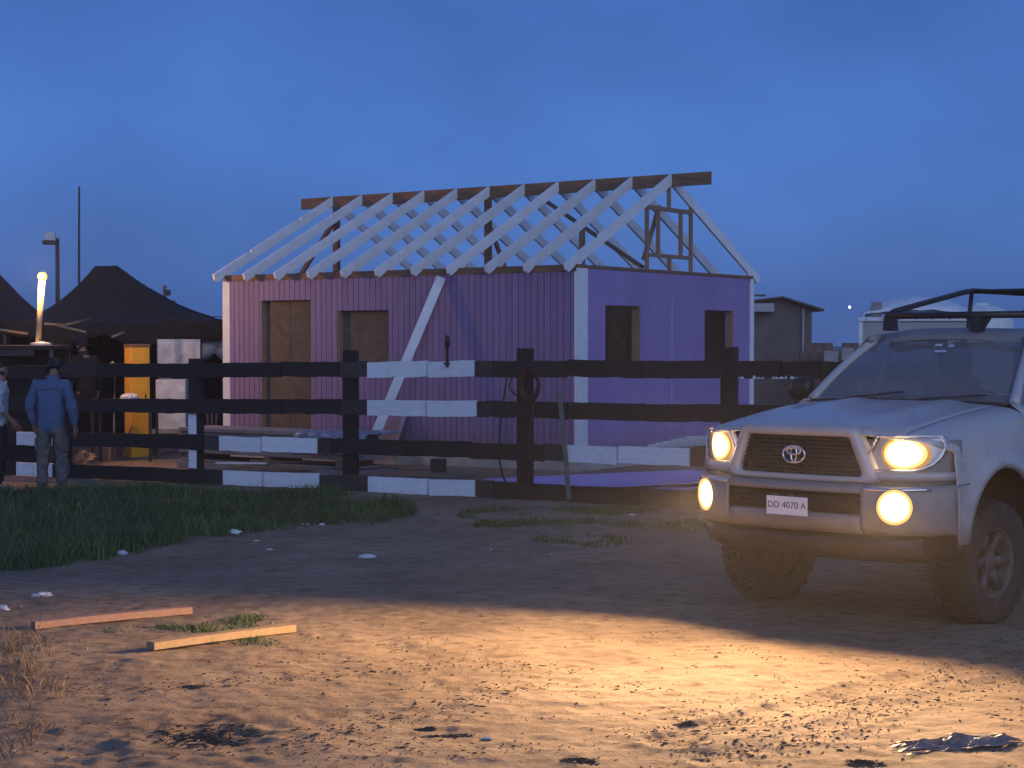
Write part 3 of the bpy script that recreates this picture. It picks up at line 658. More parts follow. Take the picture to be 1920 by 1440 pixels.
# headlights and fog lamps
LIGHTS = []
for sg in (-1, 1):
    rows_ = [(z, sg*a, sg*b) for z, a, b in ((1.046, 0.452, 0.74), (1.058, 0.453, 0.79), (1.085, 0.463, 0.835), (1.13, 0.482, 0.868), (1.18, 0.507, 0.884), (1.23, 0.530, 0.885), (1.262, 0.545, 0.872))]
    hl = empty('headlight'); hl.parent = truck
    fpatch(rows_, 0.060, M['reflector'], 'lamp_housing', hl, 18)
    fpatch(rows_, 0.004, M['lens'], 'lens', hl, 18, 0.004)
    outl = [(z, a) for z, a, b in rows_] + [(z, b) for z, a, b in rows_[::-1]]
    dense = []
    for i in range(len(outl)):
        p, q = outl[i], outl[(i+1) % len(outl)]
        for k in range(4): dense.append((lerp(p[0], q[0], k/4), lerp(p[1], q[1], k/4)))
    dense.append(dense[0])
    MB().tube([T(xf(y) + 0.004, y, z) for z, y in dense], 0.007, 6, caps=False).build('lens_rim', M['chrome'], hl, smooth=True)
    cy, cz = sg*0.685, 1.150
    def dring(rs): return [[T(xf(cy + r*0.105*math.cos(t)) + 0.030 + 0.010*r*r, cy + r*0.105*math.cos(t), cz + r*0.088*math.sin(t)) for t in [2*math.pi*i/32 for i in range(33)]] for r in rs]
    MB().grid(dring((0.02, 0.4, 0.72))).build('glowing_bowl', M['bulb'], hl, smooth=True)
    for q0, q1, gm_ in ((0.725, 0.92, 'glow_mid'), (0.925, 1.10, 'halo'), (1.105, 1.28, 'glow_dim')):  # emissive rings paint a glow that fades outward from the bowl
        MB().grid(dring((q0, (q0 + q1)/2, q1))).build('painted_glow_ring', M[gm_], hl, smooth=True)
    # fog lamp
    fy, fzz = sg*0.690, 0.828
    fg = empty('fog_lamp'); fg.parent = truck
    xo = xf(fy) - 0.086
    ny = Vector((1, sg*0.55, 0)).normalized(); tn = Vector((-ny.y, ny.x, 0))
    def FP(r, t, o): 
        p = Vector(T(xo, fy, fzz)) + tn*(r*math.cos(t)) + Vector((0,0,1))*(r*math.sin(t)) + ny*o; return tuple(p)
    ts = [2*math.pi*i/28 for i in range(29)]
    MB().grid([[FP(r, t, o) for t in ts] for r, o in ((0.118, -0.02), (0.116, 0.012), (0.100, 0.014), (0.096, 0.004))]).build('bezel', M['dusty'], fg, smooth=True)
    MB().grid([[FP(r, t, o) for t in ts] for r, o in ((0.088, 0.008), (0.076, 0.013))]).build('painted_edge_glow', M['glow_mid'], fg, smooth=True)  # emissive rings here and below paint the glow round the fog lamp
    MB().grid([[FP(r, t, o) for t in ts] for r, o in ((0.108, 0.015), (0.0885, 0.008))]).build('painted_edge_glow', M['halo'], fg, smooth=True)
    MB().grid([[FP(r, t, o) for t in ts] for r, o in ((0.0755, 0.013), (0.06, 0.017), (0.035, 0.021), (0.002, 0.023))]).build('glowing_glass', M['fogbulb'], fg, smooth=True)
    for nm, (lx, ly, lz), en, tilt, size, blend, zlim in (('headlight_beam', T(xf(0.66) - 0.03, sg*0.66, 1.15), 380, 8, 112, 0.7, 0.30), ('fog_beam', T(xf(0.69) - 0.15, fy, fzz), 1250, 9, 140, 0.55, 0.33)):
        ld = bpy.data.lights.new(nm, 'SPOT'); ld.energy = en; ld.color = (1.0, 0.60, 0.29); ld.spot_size = rad(size); ld.spot_blend = blend; ld.shadow_soft_size = 0.05
        # reflector optics: less light straight down, more towards the horizon, so the road is evenly lit
        ld.use_nodes = True; lt_ = ld.node_tree; em_ = lt_.nodes['Emission']; ge = lt_.nodes.new('ShaderNodeNewGeometry'); sz_ = lt_.nodes.new('ShaderNodeSeparateXYZ'); lt_.links.new(ge.outputs['Incoming'], sz_.inputs[0])
        ab = lt_.nodes.new('ShaderNodeMath'); ab.operation = 'ABSOLUTE'; lt_.links.new(sz_.outputs['Z'], ab.inputs[0]); mx_ = lt_.nodes.new('ShaderNodeMath'); mx_.operation = 'MAXIMUM'; mx_.inputs[1].default_value = zlim; lt_.links.new(ab.outputs[0], mx_.inputs[0])
        dv_ = lt_.nodes.new('ShaderNodeMath'); dv_.operation = 'DIVIDE'; dv_.inputs[0].default_value = zlim; lt_.links.new(mx_.outputs[0], dv_.inputs[1]); pw_ = lt_.nodes.new('ShaderNodeMath'); pw_.operation = 'POWER'; pw_.inputs[1].default_value = 2.3; lt_.links.new(dv_.outputs[0], pw_.inputs[0]); 
        cu_ = lt_.nodes.new('ShaderNodeMapRange'); cu_.inputs[1].default_value = -0.02; cu_.inputs[2].default_value = 0.10; cu_.inputs[3].default_value = 1.0; cu_.inputs[4].default_value = 0.40; lt_.links.new(sz_.outputs['Z'], cu_.inputs[0])
        ml_ = lt_.nodes.new('ShaderNodeMath'); ml_.operation = 'MULTIPLY'; lt_.links.new(pw_.outputs[0], ml_.inputs[0]); lt_.links.new(cu_.outputs[0], ml_.inputs[1]); lt_.links.new(ml_.outputs[0], em_.inputs['Strength'])
        lo = bpy.data.objects.new(nm, ld); COL.objects.link(lo); lo.parent = truck; lo.location = (lx, ly, lz)
        dv = Vector((math.cos(rad(tilt)), (0.10 if sg > 0 else 0.02)*sg, -math.sin(rad(tilt)))); lo.rotation_euler = (-dv).to_track_quat('Z', 'Y').to_euler(); lo.scale = (1.12, 1, 1) if nm == 'fog_beam' else (1.35, 1, 1)
# cab
def wsB(y): return (1.47 + 0.11*(y/0.76)**2, 1.435 - 0.02*(y/0.76)**2)
def wsT(y): return (2.16 + 0.06*(y/0.58)**2, 1.862 - 0.016*(y/0.58)**2)
g = []
for i in range(13):
    t = i/12; r_ = []
    for j in range(21):
        q = -1 + 2*j/20; yb, yt = 0.76*q, 0.60*q; (xb, zb), (xt, zt) = wsB(yb), wsT(yt)
        bow = 0.03*math.sin(math.pi*t)
        r_.append(T(lerp(xb, xt, t) - bow*0.6, lerp(yb, yt, t), lerp(zb, zt, t) + bow*0.6))
    g.append(r_)
ws = MB().grid(g).build('windscreen', M['glass'], truck, smooth=True)
for (dy, w, h, t) in ((0.00, 0.055, 0.016, 0.80), (0.03, 0.09, 0.012, 0.70), (0.11, 0.04, 0.014, 0.79)):
    (xb, zb), (xt, zt) = wsB(dy), wsT(dy); X = lerp(xb, xt, t) - 0.035; z = lerp(zb, zt, t) + 0.04
    MB().add([T(X, dy, z), T(X, dy + w, z), T(X + h*1.3, dy + w, z + h), T(X + h*1.3, dy, z + h)], [(0,1,2,3)]).build('windscreen_sticker', M['litter'], ws, solid=0.001)
# seal / black edge
sealpts = [g[0][j] for j in range(21)]
MB().tube(sealpts, 0.014, 6).build('windscreen_seal', M['black'], truck, smooth=True)
for j in (4, 12):
    a = Vector(g[0][j]); b = Vector(g[1][min(20, j+6)]) + Vector((0.012, 0, 0.02)); MB().bar(a + Vector((0.02,0,0.015)), b, 0.014, 0.012).build('wiper', M['black'], truck)
for sg, j in ((-1, 0), (1, 20)):
    MB().tube([Vector(g[i][j]) + Vector((-0.012, sg*0.026, 0.004)) for i in range(13)], [0.040 - 0.006*math.sin(math.pi*i/12) for i in range(13)], 8).build('windscreen_pillar', M['paint'], truck, smooth=True)
# cowl
MB().grid([[T(lerp(1.45, 1.60, s) + 0.08*(y/0.74)**2, y, 1.418 - 0.03*s) for s in (0, 0.5, 1)] for y in nys(-0.72, 0.72, 16)]).build('cowl', M['black'], truck, solid=0.01)
# roof
g2 = []
for i in range(17):
    s = i/16; r_ = []
    for j in range(17):
        q = -1 + 2*j/16; y = 0.655*math.copysign(abs(q)**0.9, q); xt, zt = wsT(0.60*q); X = lerp(xt - 0.01, 3.52, s)
        z = lerp(zt + 0.004, 1.945 if abs(q) < 2 else 0, min(1, (s/0.16))**0.55) - 0.050*abs(q)**3 - 0.03*max(0, s - 0.85)/0.15
        r_.append(T(X, y*(0.90 + 0.10*min(1, s/0.2)), z))
    g2.append(r_)
MB().grid(g2).build('roof', M['dusty'], truck, smooth=True, solid=0.012)
# cab sides
def side_y(k): return [0.80, 0.875, 0.918, 0.938, 0.936, 0.925, 0.90][k]
for sg in (-1, 1):
    for nm, X0, X1 in (('door', 1.505, 2.56), ('rear_door', 2.572, 3.50)):
        zs = (1.425, 1.37, 1.26, 1.12, 0.92, 0.72, 0.58)
        dr = MB().grid([[T(lerp(X0, X1, s), sg*side_y(k), zs[k]) for s in nys(0, 1, 8)] for k in range(7)]).build(nm, M['paint'], truck, smooth=True, solid=0.01)
        MB().tube([T(X1 - 0.16, sg*0.935, 1.20), T(X1 - 0.155, sg*0.97, 1.205), T(X1 - 0.05, sg*0.97, 1.205), T(X1 - 0.045, sg*0.935, 1.20)], 0.013, 6).build('handle', M['chrome'], dr, smooth=True)
        # glass of the door
        ta = 0.60 if nm == 'door' else 0.0
        a, b = (X0 + 0.06, X1 - 0.03); at = a + ta
        MB().add([T(a, sg*0.79, 1.43), T(b, sg*0.79, 1.43), T(b, sg*0.655, 1.87), T(at, sg*0.655, 1.87)], [(0,1,2,3)]).build('door_glass', M['glass'], dr, solid=0.004)
    for X in (2.565, 3.49): MB().bar(T(X, sg*0.79, 1.42), T(X - 0.02, sg*0.65, 1.89), 0.06, 0.05, (1,0,0)).build('cab_pillar', M['paint'], truck)
    MB().tube([T(2.15, sg*0.615, 1.865), T(2.5, sg*0.65, 1.888), T(3.5, sg*0.65, 1.885)], 0.028, 8).build('roof_rail', M['dusty'], truck, smooth=True)
    # mirror
    mi = MB().lathe([(0.001, -0.085), (0.06, -0.08), (0.085, -0.03), (0.088, 0.04), (0.083, 0.075), (0.001, 0.078)], 20, 'y')
    mi.v = [(v[0]*0.75, v[1]*1.15, v[2]*1.05) for v in mi.v]
    mo = mi.build('side_mirror', M['black'], truck, smooth=True); mo.location = T(1.86, sg*1.03, 1.49)
    ar = MB().tube([(0, -sg*0.05, -0.04), (0.01, -sg*0.19, -0.07)], 0.022, 8).build('mirror_arm', M['black'], mo)
# rear wall of the cab, its window, bed
MB().box(-3.53, -3.50, -0.88, 0.88, 0.6, 1.42).build('cab_rear_wall', M['dusty'], truck)
MB().add([T(3.51, -0.68, 1.43), T(3.51, 0.68, 1.43), T(3.47, 0.57, 1.85), T(3.47, -0.57, 1.85)], [(0,1,2,3)]).build('rear_window', M['glass'], truck, solid=0.004)
for sg in (-1, 1):
    ss = nys(0, 1, 40)
    MB().grid([[T(lerp(3.56, 5.30, s), sg*(0.93 + 0.015*math.sin(k*3)), lerp(1.40, zlow(lerp(3.56, 5.30, s)), k)) for s in ss] for k in nys(0, 1, 6)]).build('bed_side', M['paint'], truck, smooth=True, solid=0.03)
MB().box(-5.30, -5.26, -0.915, 0.915, 0.72, 1.39).build('tailgate', M['paint'], truck, bevel=0.01)
MB().box(-5.25, -3.56, -0.90, 0.90, 0.74, 0.80).build('bed_floor', M['dark_metal'], truck)
MB().box(-5.2, -0.45, -0.50, 0.50, 0.47, 0.70).build('chassis', M['black'], truck)
MB().box(-1.42, -0.24, -0.42, 0.42, 0.70, 1.22).build('engine_bay', M['black'], truck)
MB().box(-1.46, -1.43, -0.86, 0.86, 0.60, 1.36).build('firewall', M['black'], truck)
MB().box(-3.49, -1.47, -0.86, 0.86, 0.62, 0.66).build('cab_floor', M['black'], truck)
# interior
MB().prism([(-1.56, 1.10), (-1.56, 1.385), (-1.80, 1.36), (-1.93, 1.24), (-1.90, 1.0)], 'y', -0.70, 0.70).build('dashboard', M['seat'], truck, bevel=0.02)
sw = MB().tube([(0.18*math.cos(t)*0.0 + 0.05*math.sin(t), 0.18*math.cos(t), 0.17*math.sin(t)) for t in [2*math.pi*i/24 for i in range(25)]], 0.014, 6, caps=False).build('steering_wheel', M['black'], truck, smooth=True); sw.location = (-2.02, 0.37, 1.33)
for sg in (-1, 1):
    se = MB().box(-2.95, -2.42, sg*0.37 - 0.25, sg*0.37 + 0.25, 0.85, 1.02).build('seat', M['seat'], truck, bevel=0.05)
    MB().prism([(-2.86, 0.95), (-3.02, 1.02), (-3.12, 1.56), (-2.99, 1.57)], 'y', sg*0.37 - 0.24, sg*0.37 + 0.24).build('seat_back', M['seat'], se, bevel=0.05)
    MB().box(-3.13, -3.03, sg*0.37 - 0.13, sg*0.37 + 0.13, 1.58, 1.76).build('headrest', M['seat'], se, bevel=0.04)
MB().box(-2.31, -2.28, -0.12, 0.12, 1.755, 1.815).build('rear_view_mirror', M['black'], truck, bevel=0.01)
# wheels
def wheel_mesh():
    ty = MB(); Rr = 0.412
    prof = [(0.225, -0.105), (0.235, -0.128), (0.30, -0.142), (0.36, -0.138), (0.392, -0.122), (0.400, -0.10), (0.400, 0.10), (0.392, 0.122), (0.36, 0.138), (0.30, 0.142), (0.235, 0.128), (0.225, 0.105)]
    ty.lathe(prof, 56, 'y')
    for k in range(44):                             # tread lugs
        a = 2*math.pi*k/44
        for y0, y1, sh in ((-0.128, -0.062, 0.0), (-0.055, 0.0, 0.06), (0.004, 0.058, 0.0), (0.064, 0.128, 0.06)):
            vs = []
            for rr in (0.394, Rr):
                for (yy, aa) in ((y0, -0.045), (y1, -0.045), (y1, 0.045), (y0, 0.045)):
                    r2 = rr - (0.012 if abs(yy) > 0.12 else 0); t = a + aa + sh
                    vs.append((math.cos(t)*r2, yy, math.sin(t)*r2))
            ty.add(vs, [(0,1,2,3),(4,5,6,7),(0,1,5,4),(1,2,6,5),(2,3,7,6),(3,0,4,7)])
    rm = MB(); rm.lathe([(0.228, -0.10), (0.235, 0.02), (0.238, 0.115), (0.222, 0.118), (0.205, 0.085), (0.19, 0.03)], 40, 'y')
    rm.lathe([(0.075, 0.03), (0.072, 0.075), (0.05, 0.085), (0.001, 0.087)], 24, 'y')
    for k in range(6):
        a = 2*math.pi*k/6
        rm.bar((math.cos(a)*0.05, 0.055, math.sin(a)*0.05), (math.cos(a)*0.21, 0.078, math.sin(a)*0.21), 0.065, 0.045, (0,1,0))
    rm.lathe([(0.001, 0.0), (0.19, 0.0)], 24, 'y')
    return ty.mesh('tyre', M['tyre']), rm.mesh('rim', M['rim'], True)
tym, rimm = wheel_mesh()
for X in (AX, AX + 3.25):
    for sg in (-1, 1):
        w = empty('wheel'); w.parent = truck; w.location = T(X, sg*0.80, 0.408); w.rotation_euler = (R.uniform(0,0.1)*0, R.uniform(0, 3), 0)
        if sg < 0: w.rotation_euler = (0, w.rotation_euler[1], math.pi)
        if X < 2:
            w.rotation_euler = (0, 0, (0 if sg > 0 else math.pi) - 0.10)
        for nm, me in (('tyre', tym), ('rim', rimm)):
            o = bpy.data.objects.new(nm, me); COL.objects.link(o); o.parent = w
    MB().bar(T(X, -0.7, 0.42), T(X, 0.7, 0.42), 0.09, 0.09).build('axle', M['black'], truck)
# roof rack
rk = empty('roof_rack'); rk.parent = truck
zr = 2.045
MB().tube([T(2.25, -0.53, zr), T(2.25, 0.62, zr)], 0.027, 10).build('front_bar', M['black'], rk, smooth=True)
for sg in (-1, 1):
    y = sg*0.56 if sg > 0 else -0.51
    MB().tube([T(2.25, y, zr + 0.005), T(2.33, y, zr + 0.035), T(3.55, y, 2.255), T(3.72, y, 2.270), T(5.25, y, 2.265)], 0.022, 10).build('side_rail', M['black'], rk, smooth=True)
    MB().tube([T(3.68, y, 2.265), T(3.62, y, 1.97), T(3.60, sg*0.72, 1.40)], 0.019, 8).build('strut', M['black'], rk, smooth=True)
    MB().tube([T(5.2, y, 2.262), T(5.2, sg*0.85, 1.38)], 0.022, 8).build('strut', M['black'], rk, smooth=True)
    MB().prism([(-2.21, 1.93), (-2.29, 1.93), (-2.27, zr), (-2.23, zr)], 'y', (0.20 if sg > 0 else -0.50) - 0.04, (0.20 if sg > 0 else -0.50) + 0.05).build('mount_bracket', M['black'], rk)
MB().prism([(0.26, 1.94), (0.16, 1.94), (0.13, zr), (0.33, zr)], 'x', -2.262, -2.24).build('mount_bracket', M['black'], rk)
for X in (2.9, 3.7, 4.5, 5.2): MB().tube([T(X, -0.51, 2.13 if X < 3 else 2.262), T(X, 0.56, 2.13 if X < 3 else 2.262)], 0.018, 8).build('cross_bar', M['black'], rk, smooth=True) if X > 3.2 else None

# ------------------------------------------------------------------ building-site bits round the house
def HWp(x, y, z):     # house local -> world
    return Vector((HX + math.cos(YAW)*x + math.sin(YAW)*y, HY - math.sin(YAW)*x + math.cos(YAW)*y, z))
def loose_board(name, a, b, w, h, m, label, cat, group=None, up=(0,0,1), seg=10, bend=0.0):
    a = Vector(a); b = Vector(b); d = b - a; L = d.length; o = empty(name, a, 0, label, cat, group)
    mb = MB(); n = seg; dn = d.normalized(); sd_ = dn.cross(Vector(up)).normalized(); u = sd_.cross(dn).normalized()
    for i in range(n+1):
        p = dn*(L*i/n) + u*(bend*math.sin(math.pi*i/n))
        for q, r_ in ((-1,-1),(1,-1),(1,1),(-1,1)): mb.v.append(tuple(p + sd_*(q*w/2 + R.uniform(-.0015,.0015)) + u*(r_*h/2 + R.uniform(-.001,.001))))
    for i in range(n):
        for k in range(4): mb.f.append((i*4+k, i*4+(k+1)%4, i*4+4+(k+1)%4, i*4+4+k))
    mb.f.append((0,1,2,3)); mb.f.append(tuple(n*4+k for k in (3,2,1,0)))
    bpy.data.objects.remove(o)
    ob = mb.build(name, m, None); ob.location = a; return tag(ob, label, cat, group)
# leaning white board: foot on the slab edge zone, head against the wall
tx, tdep = wall_x(832); head = HWp(tx, -0.06, zat(520, tdep)); foot = G(684, 862, 0.18)
loose_board('leaning_board', foot, head, 0.13, 0.045, M['white'], 'long white board leaning diagonally against the purple wall', 'board', up=(0.3,-0.8,0.3))
# short purple board leaning on the wall beside it
bx, bd = wall_x(752)
lb = empty('purple_offcut', HWp(bx, -0.30, 0.25), -YAW, 'short purple offcut panel leaning on the wall behind the white board', 'panel')
MB().add([(-0.32,0,0),(0.05,0,0),(0.12,0.25,0.62),(-0.30,0.25,0.62),(-0.32,0.02,0),(0.05,0.02,0),(0.12,0.27,0.62),(-0.30,0.27,0.62)],[(0,1,2,3),(7,6,5,4),(0,4,5,1),(1,5,6,2),(2,6,7,3),(3,7,4,0)]).build('panel_face', M['purple'], lb)
MB().bar((0.10,-0.01,0),(0.16,0.23,0.60),0.06,0.02,(0,1,0)).build('panel_edge_strip', M['purple_panel'], lb)
# stack of long sheets behind the fence, left of the house
st = empty('sheet_stack', F(385, 1.2, base_z(-4.6, 24)), FROT, 'grey stack of long building sheets on the ground behind the fence', 'building materials')
for k, (x0, x1, z0, th, y0, dep) in enumerate(((-1.75,1.75,0.06,0.10,0,0.75),(-1.70,1.55,0.17,0.03,0.02,0.72),(-1.72,1.62,0.29,0.12,0.0,0.7),(-1.78,1.40,0.415,0.06,0.03,0.7),(-1.70,1.52,0.48,0.05,-0.02,0.72),(-1.74,1.45,0.535,0.06,0.02,0.68),(-1.70,1.50,0.60,0.055,-0.01,0.7))):
    MB().box(x0, x1, y0, y0+dep, z0, z0+th).build('sheet', M['grey'], st, bevel=0.006)
for x in (-1.4, 0.0, 1.3):
    MB().box(x-0.05, x+0.05, 0.0, 0.7, 0.202, 0.288).build('spacer_block', M['wood_dark'], st); MB().box(x-0.05, x+0.05, 0.0, 0.7, -0.05, 0.058).build('spacer_block', M['wood_dark'], st)
# plastic film over the right-hand end of the stack
tp = MB(); g = []
for i in range(19):
    x = 0.55 + 1.25*i/18; r_ = []
    for j in range(15):
        s = j/14
        if s < 0.45: p = (-0.055 - 0.03*fbm(x*3, s*4, 2), 0.36 + s/0.45*0.28)
        else: p = (-0.04 + (s-0.45)/0.55*0.8, 0.665)
        r_.append((x + 0.02*fbm(s*5, x*4, 2), p[0], p[1] + 0.022*abs(fbm(x*6, s*6, 2)) - (0.02 if i in (0,18) else 0)))
    g.append(r_)
o = tp.grid(g).build('plastic_film', M['tarp_blue'], None, smooth=True, solid=0.003); o.location = st.location + Vector((0,0,0.0)); o.rotation_euler = (0,0,FROT)
tag(o, 'blue-grey plastic film draped over the end of the sheet stack', 'plastic sheet')
# loose timber lying before the slab
def yardz(v): return ground_z(v.x, v.y)
for (pa, pb, z, w, h, m, lb_) in (((405,868),(500,869),0.16,0.10,0.02,'white','thin white board lying behind the lowest rails left of the middle post'),
                                  ((440,876),(640,878),0.11,0.16,0.05,'wood_dark','brown plank lying on the ground under a thin white board'),
                                  ((470,864),(642,868),0.17,0.07,0.03,'wood_red','narrow tan batten lying on top of the brown plank'),
                                  ((695,871),(772,875),0.14,0.10,0.02,'wood_dark','short thin offcut lying near the foot of the leaning board'),
                                  ((706,886),(812,888),0.10,0.14,0.05,'wood_red','tan plank end resting on a block right of the middle post')):
    a, b = G(*pa, z), G(*pb, z); loose_board('timber_plank', a, b, w, h, M[m], lb_, 'plank', 'loose timber before the slab')
bl = G(822, 893, 0.0); o = MB().box(-0.09,0.09,-0.08,0.08,-0.05,0.24).build('concrete_block', M['rail_grey'], None, bevel=0.01); o.location = bl; o.rotation_euler = (0,0,-0.4); tag(o, 'dark block standing behind the rails beside the tan plank end', 'block')
# purple sheet lying on the ground behind the fence
A_, B_, C_ = G(905,900,0.12), G(1290,883,0.14), G(1080,917,0.10)
def flat_sheet(name, A, B, C, th, m, label, cat):
    D = B + C - A; vs = []
    for q in (A, B, D, C): vs.append(q - A)
    up = Vector((0,0,th)); o = MB().add([*vs, *[v + up for v in vs]], [(3,2,1,0),(4,5,6,7),(0,1,5,4),(1,2,6,5),(2,3,7,6),(3,0,4,7)]).build(name, m, None); o.location = A; return tag(o, label, cat)
flat_sheet('wall_sheet', A_, B_, C_, 0.016, M['purple_skylit'], 'large purple sheet lying flat before the gable end', 'panel')
sh2 = Vector((0.16, -0.12, -0.055)); flat_sheet('wall_sheet', A_ + sh2, B_ + sh2, C_ + sh2, 0.016, M['purple_skylit'], 'second purple sheet lying under the large flat one', 'panel')
for k, q in enumerate((A_*0.7 + B_*0.15 + C_*0.15, A_*0.2 + B_*0.6 + C_*0.2, A_*0.1 + B_*0.2 + C_*0.7)):
    pass
# white boards stacked on a trestle at the corner of the gable, partly behind the truck
wt = F(1300, 1.9, 0.0); trs = empty('trestle', (wt.x, wt.y, base_z(wt.x, wt.y)), -0.35, 'low timber trestle under the white boards by the gable', 'trestle')
MB().box(-0.9,0.9,-0.05,0.05,0.44,0.52).build('beam', M['wood_dark'], trs)
for sx in (-0.7, 0.7):
    for sy in (-1, 1): MB().bar((sx,0,0.46),(sx,sy*0.28,-0.02),0.05,0.05).build('leg', M['wood_dark'], trs)
for k in range(6):
    a = G(1215 + k*14, 836 - k*3, 0.56 + 0.035*k); b = a + Vector((2.6, -0.10 + 0.03*k, 0.05))
    loose_board('white_board', a, b, 0.14, 0.03, M['white'], ['lowest','second lowest','third lowest','third highest','second highest','topmost'][k] + ' white board stacked on the trestle behind the truck headlight', 'board', 'white boards by the gable')
a = G(1290,915,0.02); loose_board('white_board', a, a + Vector((0.9,-0.05,0.0)), 0.13, 0.03, M['white'], 'white board lying on the ground between purple sheet and truck', 'board')
# things on the fence: coil of rope, cables, stake, clamp
cl = F(1001, -0.06, 1.34); g = MB()
for k in range(5):
    rr = 0.115 + 0.012*k; g.tube([(rr*0.9*math.cos(t) + 0.004*k, -0.02 - 0.012*k, rr*1.15*math.sin(t)) for t in [2*math.pi*i/24 for i in range(25)]], 0.011, 6, caps=False)
o = g.build('rope_coil', M['rope'], None, smooth=True); o.location = cl + Vector((0,0,0.0)); o.rotation_euler = (0,0,FROT); tag(o, 'dark red coil hanging on the fence post beside the white rails', 'coil')
def cable(pts, r, label, name='cable', m='hose', cat='cable'):
    o = MB().tube(pts, r, 6).build(name, M[m], None, smooth=True); return tag(o, label, cat)
cable([F(958,-0.07,1.50), F(952,-0.08,1.2), F(944,-0.07,0.85), F(940,-0.06,0.5), F(938,0.05,0.25), F(944,0.12,0.12)], 0.013, 'thin dark cable hanging left of the coil post')
cable([F(1012,-0.07,1.3), F(1006,-0.09,1.0), F(1000,-0.09,0.7), F(1002,-0.08,0.45), F(1000,-0.03,0.25), F(993,0.05,0.12)], 0.013, 'thin dark cable hanging right of the coil post')
cable([F(968,-0.07,1.45), F(962,-0.09,1.32), F(974,-0.08,1.22)], 0.011, 'short dark loop of cable on the coil post')
a, b = F(1076,-0.10,0.05), F(1055,-0.07,1.30); loose_board('stake', a, b, 0.055, 0.03, M['green_stick'], 'grey-green stake leaning against the front of the fence', 'stake', up=(0,-1,0))
cp = empty('clamp', F(845, -0.02, 1.60), FROT, 'small black clamp gripping the top white rail', 'clamp')
MB().bar((0,-0.05,-0.06),(0,-0.05,0.30),0.018,0.03).build('bar', M['black'], cp); MB().lathe([(0.001,0.0),(0.028,0.005),(0.030,0.10),(0.022,0.14),(0.001,0.145)],12,'z',(0,-0.05,0.18)).build('grip', M['black'], cp, smooth=True)
MB().box(-0.02,0.02,-0.09,0.02,-0.03,0.0).build('jaw', M['black'], cp)

# ------------------------------------------------------------------ left side: tents, lamp, stall
def tent(name, cx, cy, ridge, zr_, hw_l, hw_r, hd, ze, label, sag=1.7, skirt=0.45):
    t = empty(name, (cx, cy, base_z(cx, cy)), 0.08, label, 'tent', 'shade-cloth tents'); g = []
    N = 64; K = 12
    def rim(a):
        c, s_ = math.cos(a), math.sin(a); hx = hw_r if c > 0 else hw_l
        k = 1.0 / max(abs(c), abs(s_)); return (hx*c*k*0.98, hd*s_*k*0.98)
    for k in range(K+1):
        t_ = k/K; r_ = []
        for i in range(N+1):
            a = 2*math.pi*i/N; ex, ey = rim(a); rx = ridge*max(-1, min(1, math.cos(a)*2.2)); ry = 0.06*math.sin(a)
            x, y = lerp(rx, ex, t_), lerp(ry, ey, t_); corner = abs(math.sin(2*a))
            z = ze + (zr_ - ze) * (1 - t_)**sag - 0.10*math.sin(math.pi*t_)*corner - 0.10*(1-corner)*t_*t_*abs(math.sin(i*0.9))
            r_.append((x, y, z + 0.035*fbm(x*1.3, y*1.3, 1.0, 3)))
        g.append(r_)
    top = MB().grid(g).build('canopy', M['net'], t, smooth=True, solid=0.012)
    sk = []
    for k in range(5):
        r_ = []
        for i in range(N*2+1):
            a = 2*math.pi*i/(N*2); ex, ey = rim(a); j = min(N, i//2); zt_ = g[K][j][2] if i % 2 == 0 else (g[K][j][2] + g[K][min(N, j+1)][2])/2
            drop = skirt*(0.55 + 0.6*abs(fbm(ex*1.1 + 5, ey*1.1, 1.0, 3)) + 0.25*math.sin(i*0.37)); r_.append((ex + 0.02*math.sin(i*1.7), ey + 0.02*math.cos(i*1.3), zt_ - drop*k/4))
        sk.append(r_)
    MB().grid(sk).build('ragged_skirt', M['net'], t, smooth=True, solid=0.008)
    for sx, sy in ((-hw_l,-hd),(hw_r,-hd),(-hw_l,hd),(hw_r,hd)): MB().tube([(sx*0.95, sy*0.95, -0.1), (sx*0.95, sy*0.95, ze)], 0.03, 8).build('pole', M['dark_metal'], t)
    return t
def at(px, py, Y): return P(px, py, Y)
pk = at(199, 496, 30.5); zc = at(416, 606, 30.5).z
tent('shade_tent', pk.x, 30.5, 0.19, pk.z, 1.55, 2.45, 1.7, zc + 0.05, 'dark shade-cloth tent with a flat-topped peak between lamp and house', 1.55)
pk2 = at(-20, 498, 31.5)
tent('shade_tent', pk2.x, 31.5, 0.10, pk2.z, 2.4, 1.15, 1.8, zc + 0.12, 'dark shade-cloth tent cut off by the left picture edge', 1.3)
# back cloth closing the tents
o = MB().grid([[(x, 0.05*math.sin(x*6), z) for x in nys(-3.4, 2.6, 40)] for z in nys(0, 2.2, 6)]).build('back_curtain', M['net'], None, smooth=True, solid=0.01); o.location = (pk.x - 0.2, 32.6, 0); tag(o, 'dark cloth curtain hanging at the back of the tents', 'curtain')
# tent frame poles lit by the lamp
for (a, b, ya, yb, lb_) in (((83,607),(122,610),27.2,27.4,'pale tent pole running right from the lamp post'), ((112,612),(172,598),27.3,28.4,'pale tent pole slanting up to the tent edge'), ((108,611),(161,623),27.3,27.0,'thick pale tent pole slanting down right of the lamp'), ((-10,617),(52,626),27.6,27.4,'pale tent pole at the left edge'), ((210,632),(233,623),28.0,28.2,'short pale pole under the tent peak')):
    o = MB().tube([at(*a, ya), at(*b, yb)], 0.022, 8).build('tent_pole', M['wood_yellow'], None, smooth=True); tag(o, lb_, 'pole', 'tent frame poles')
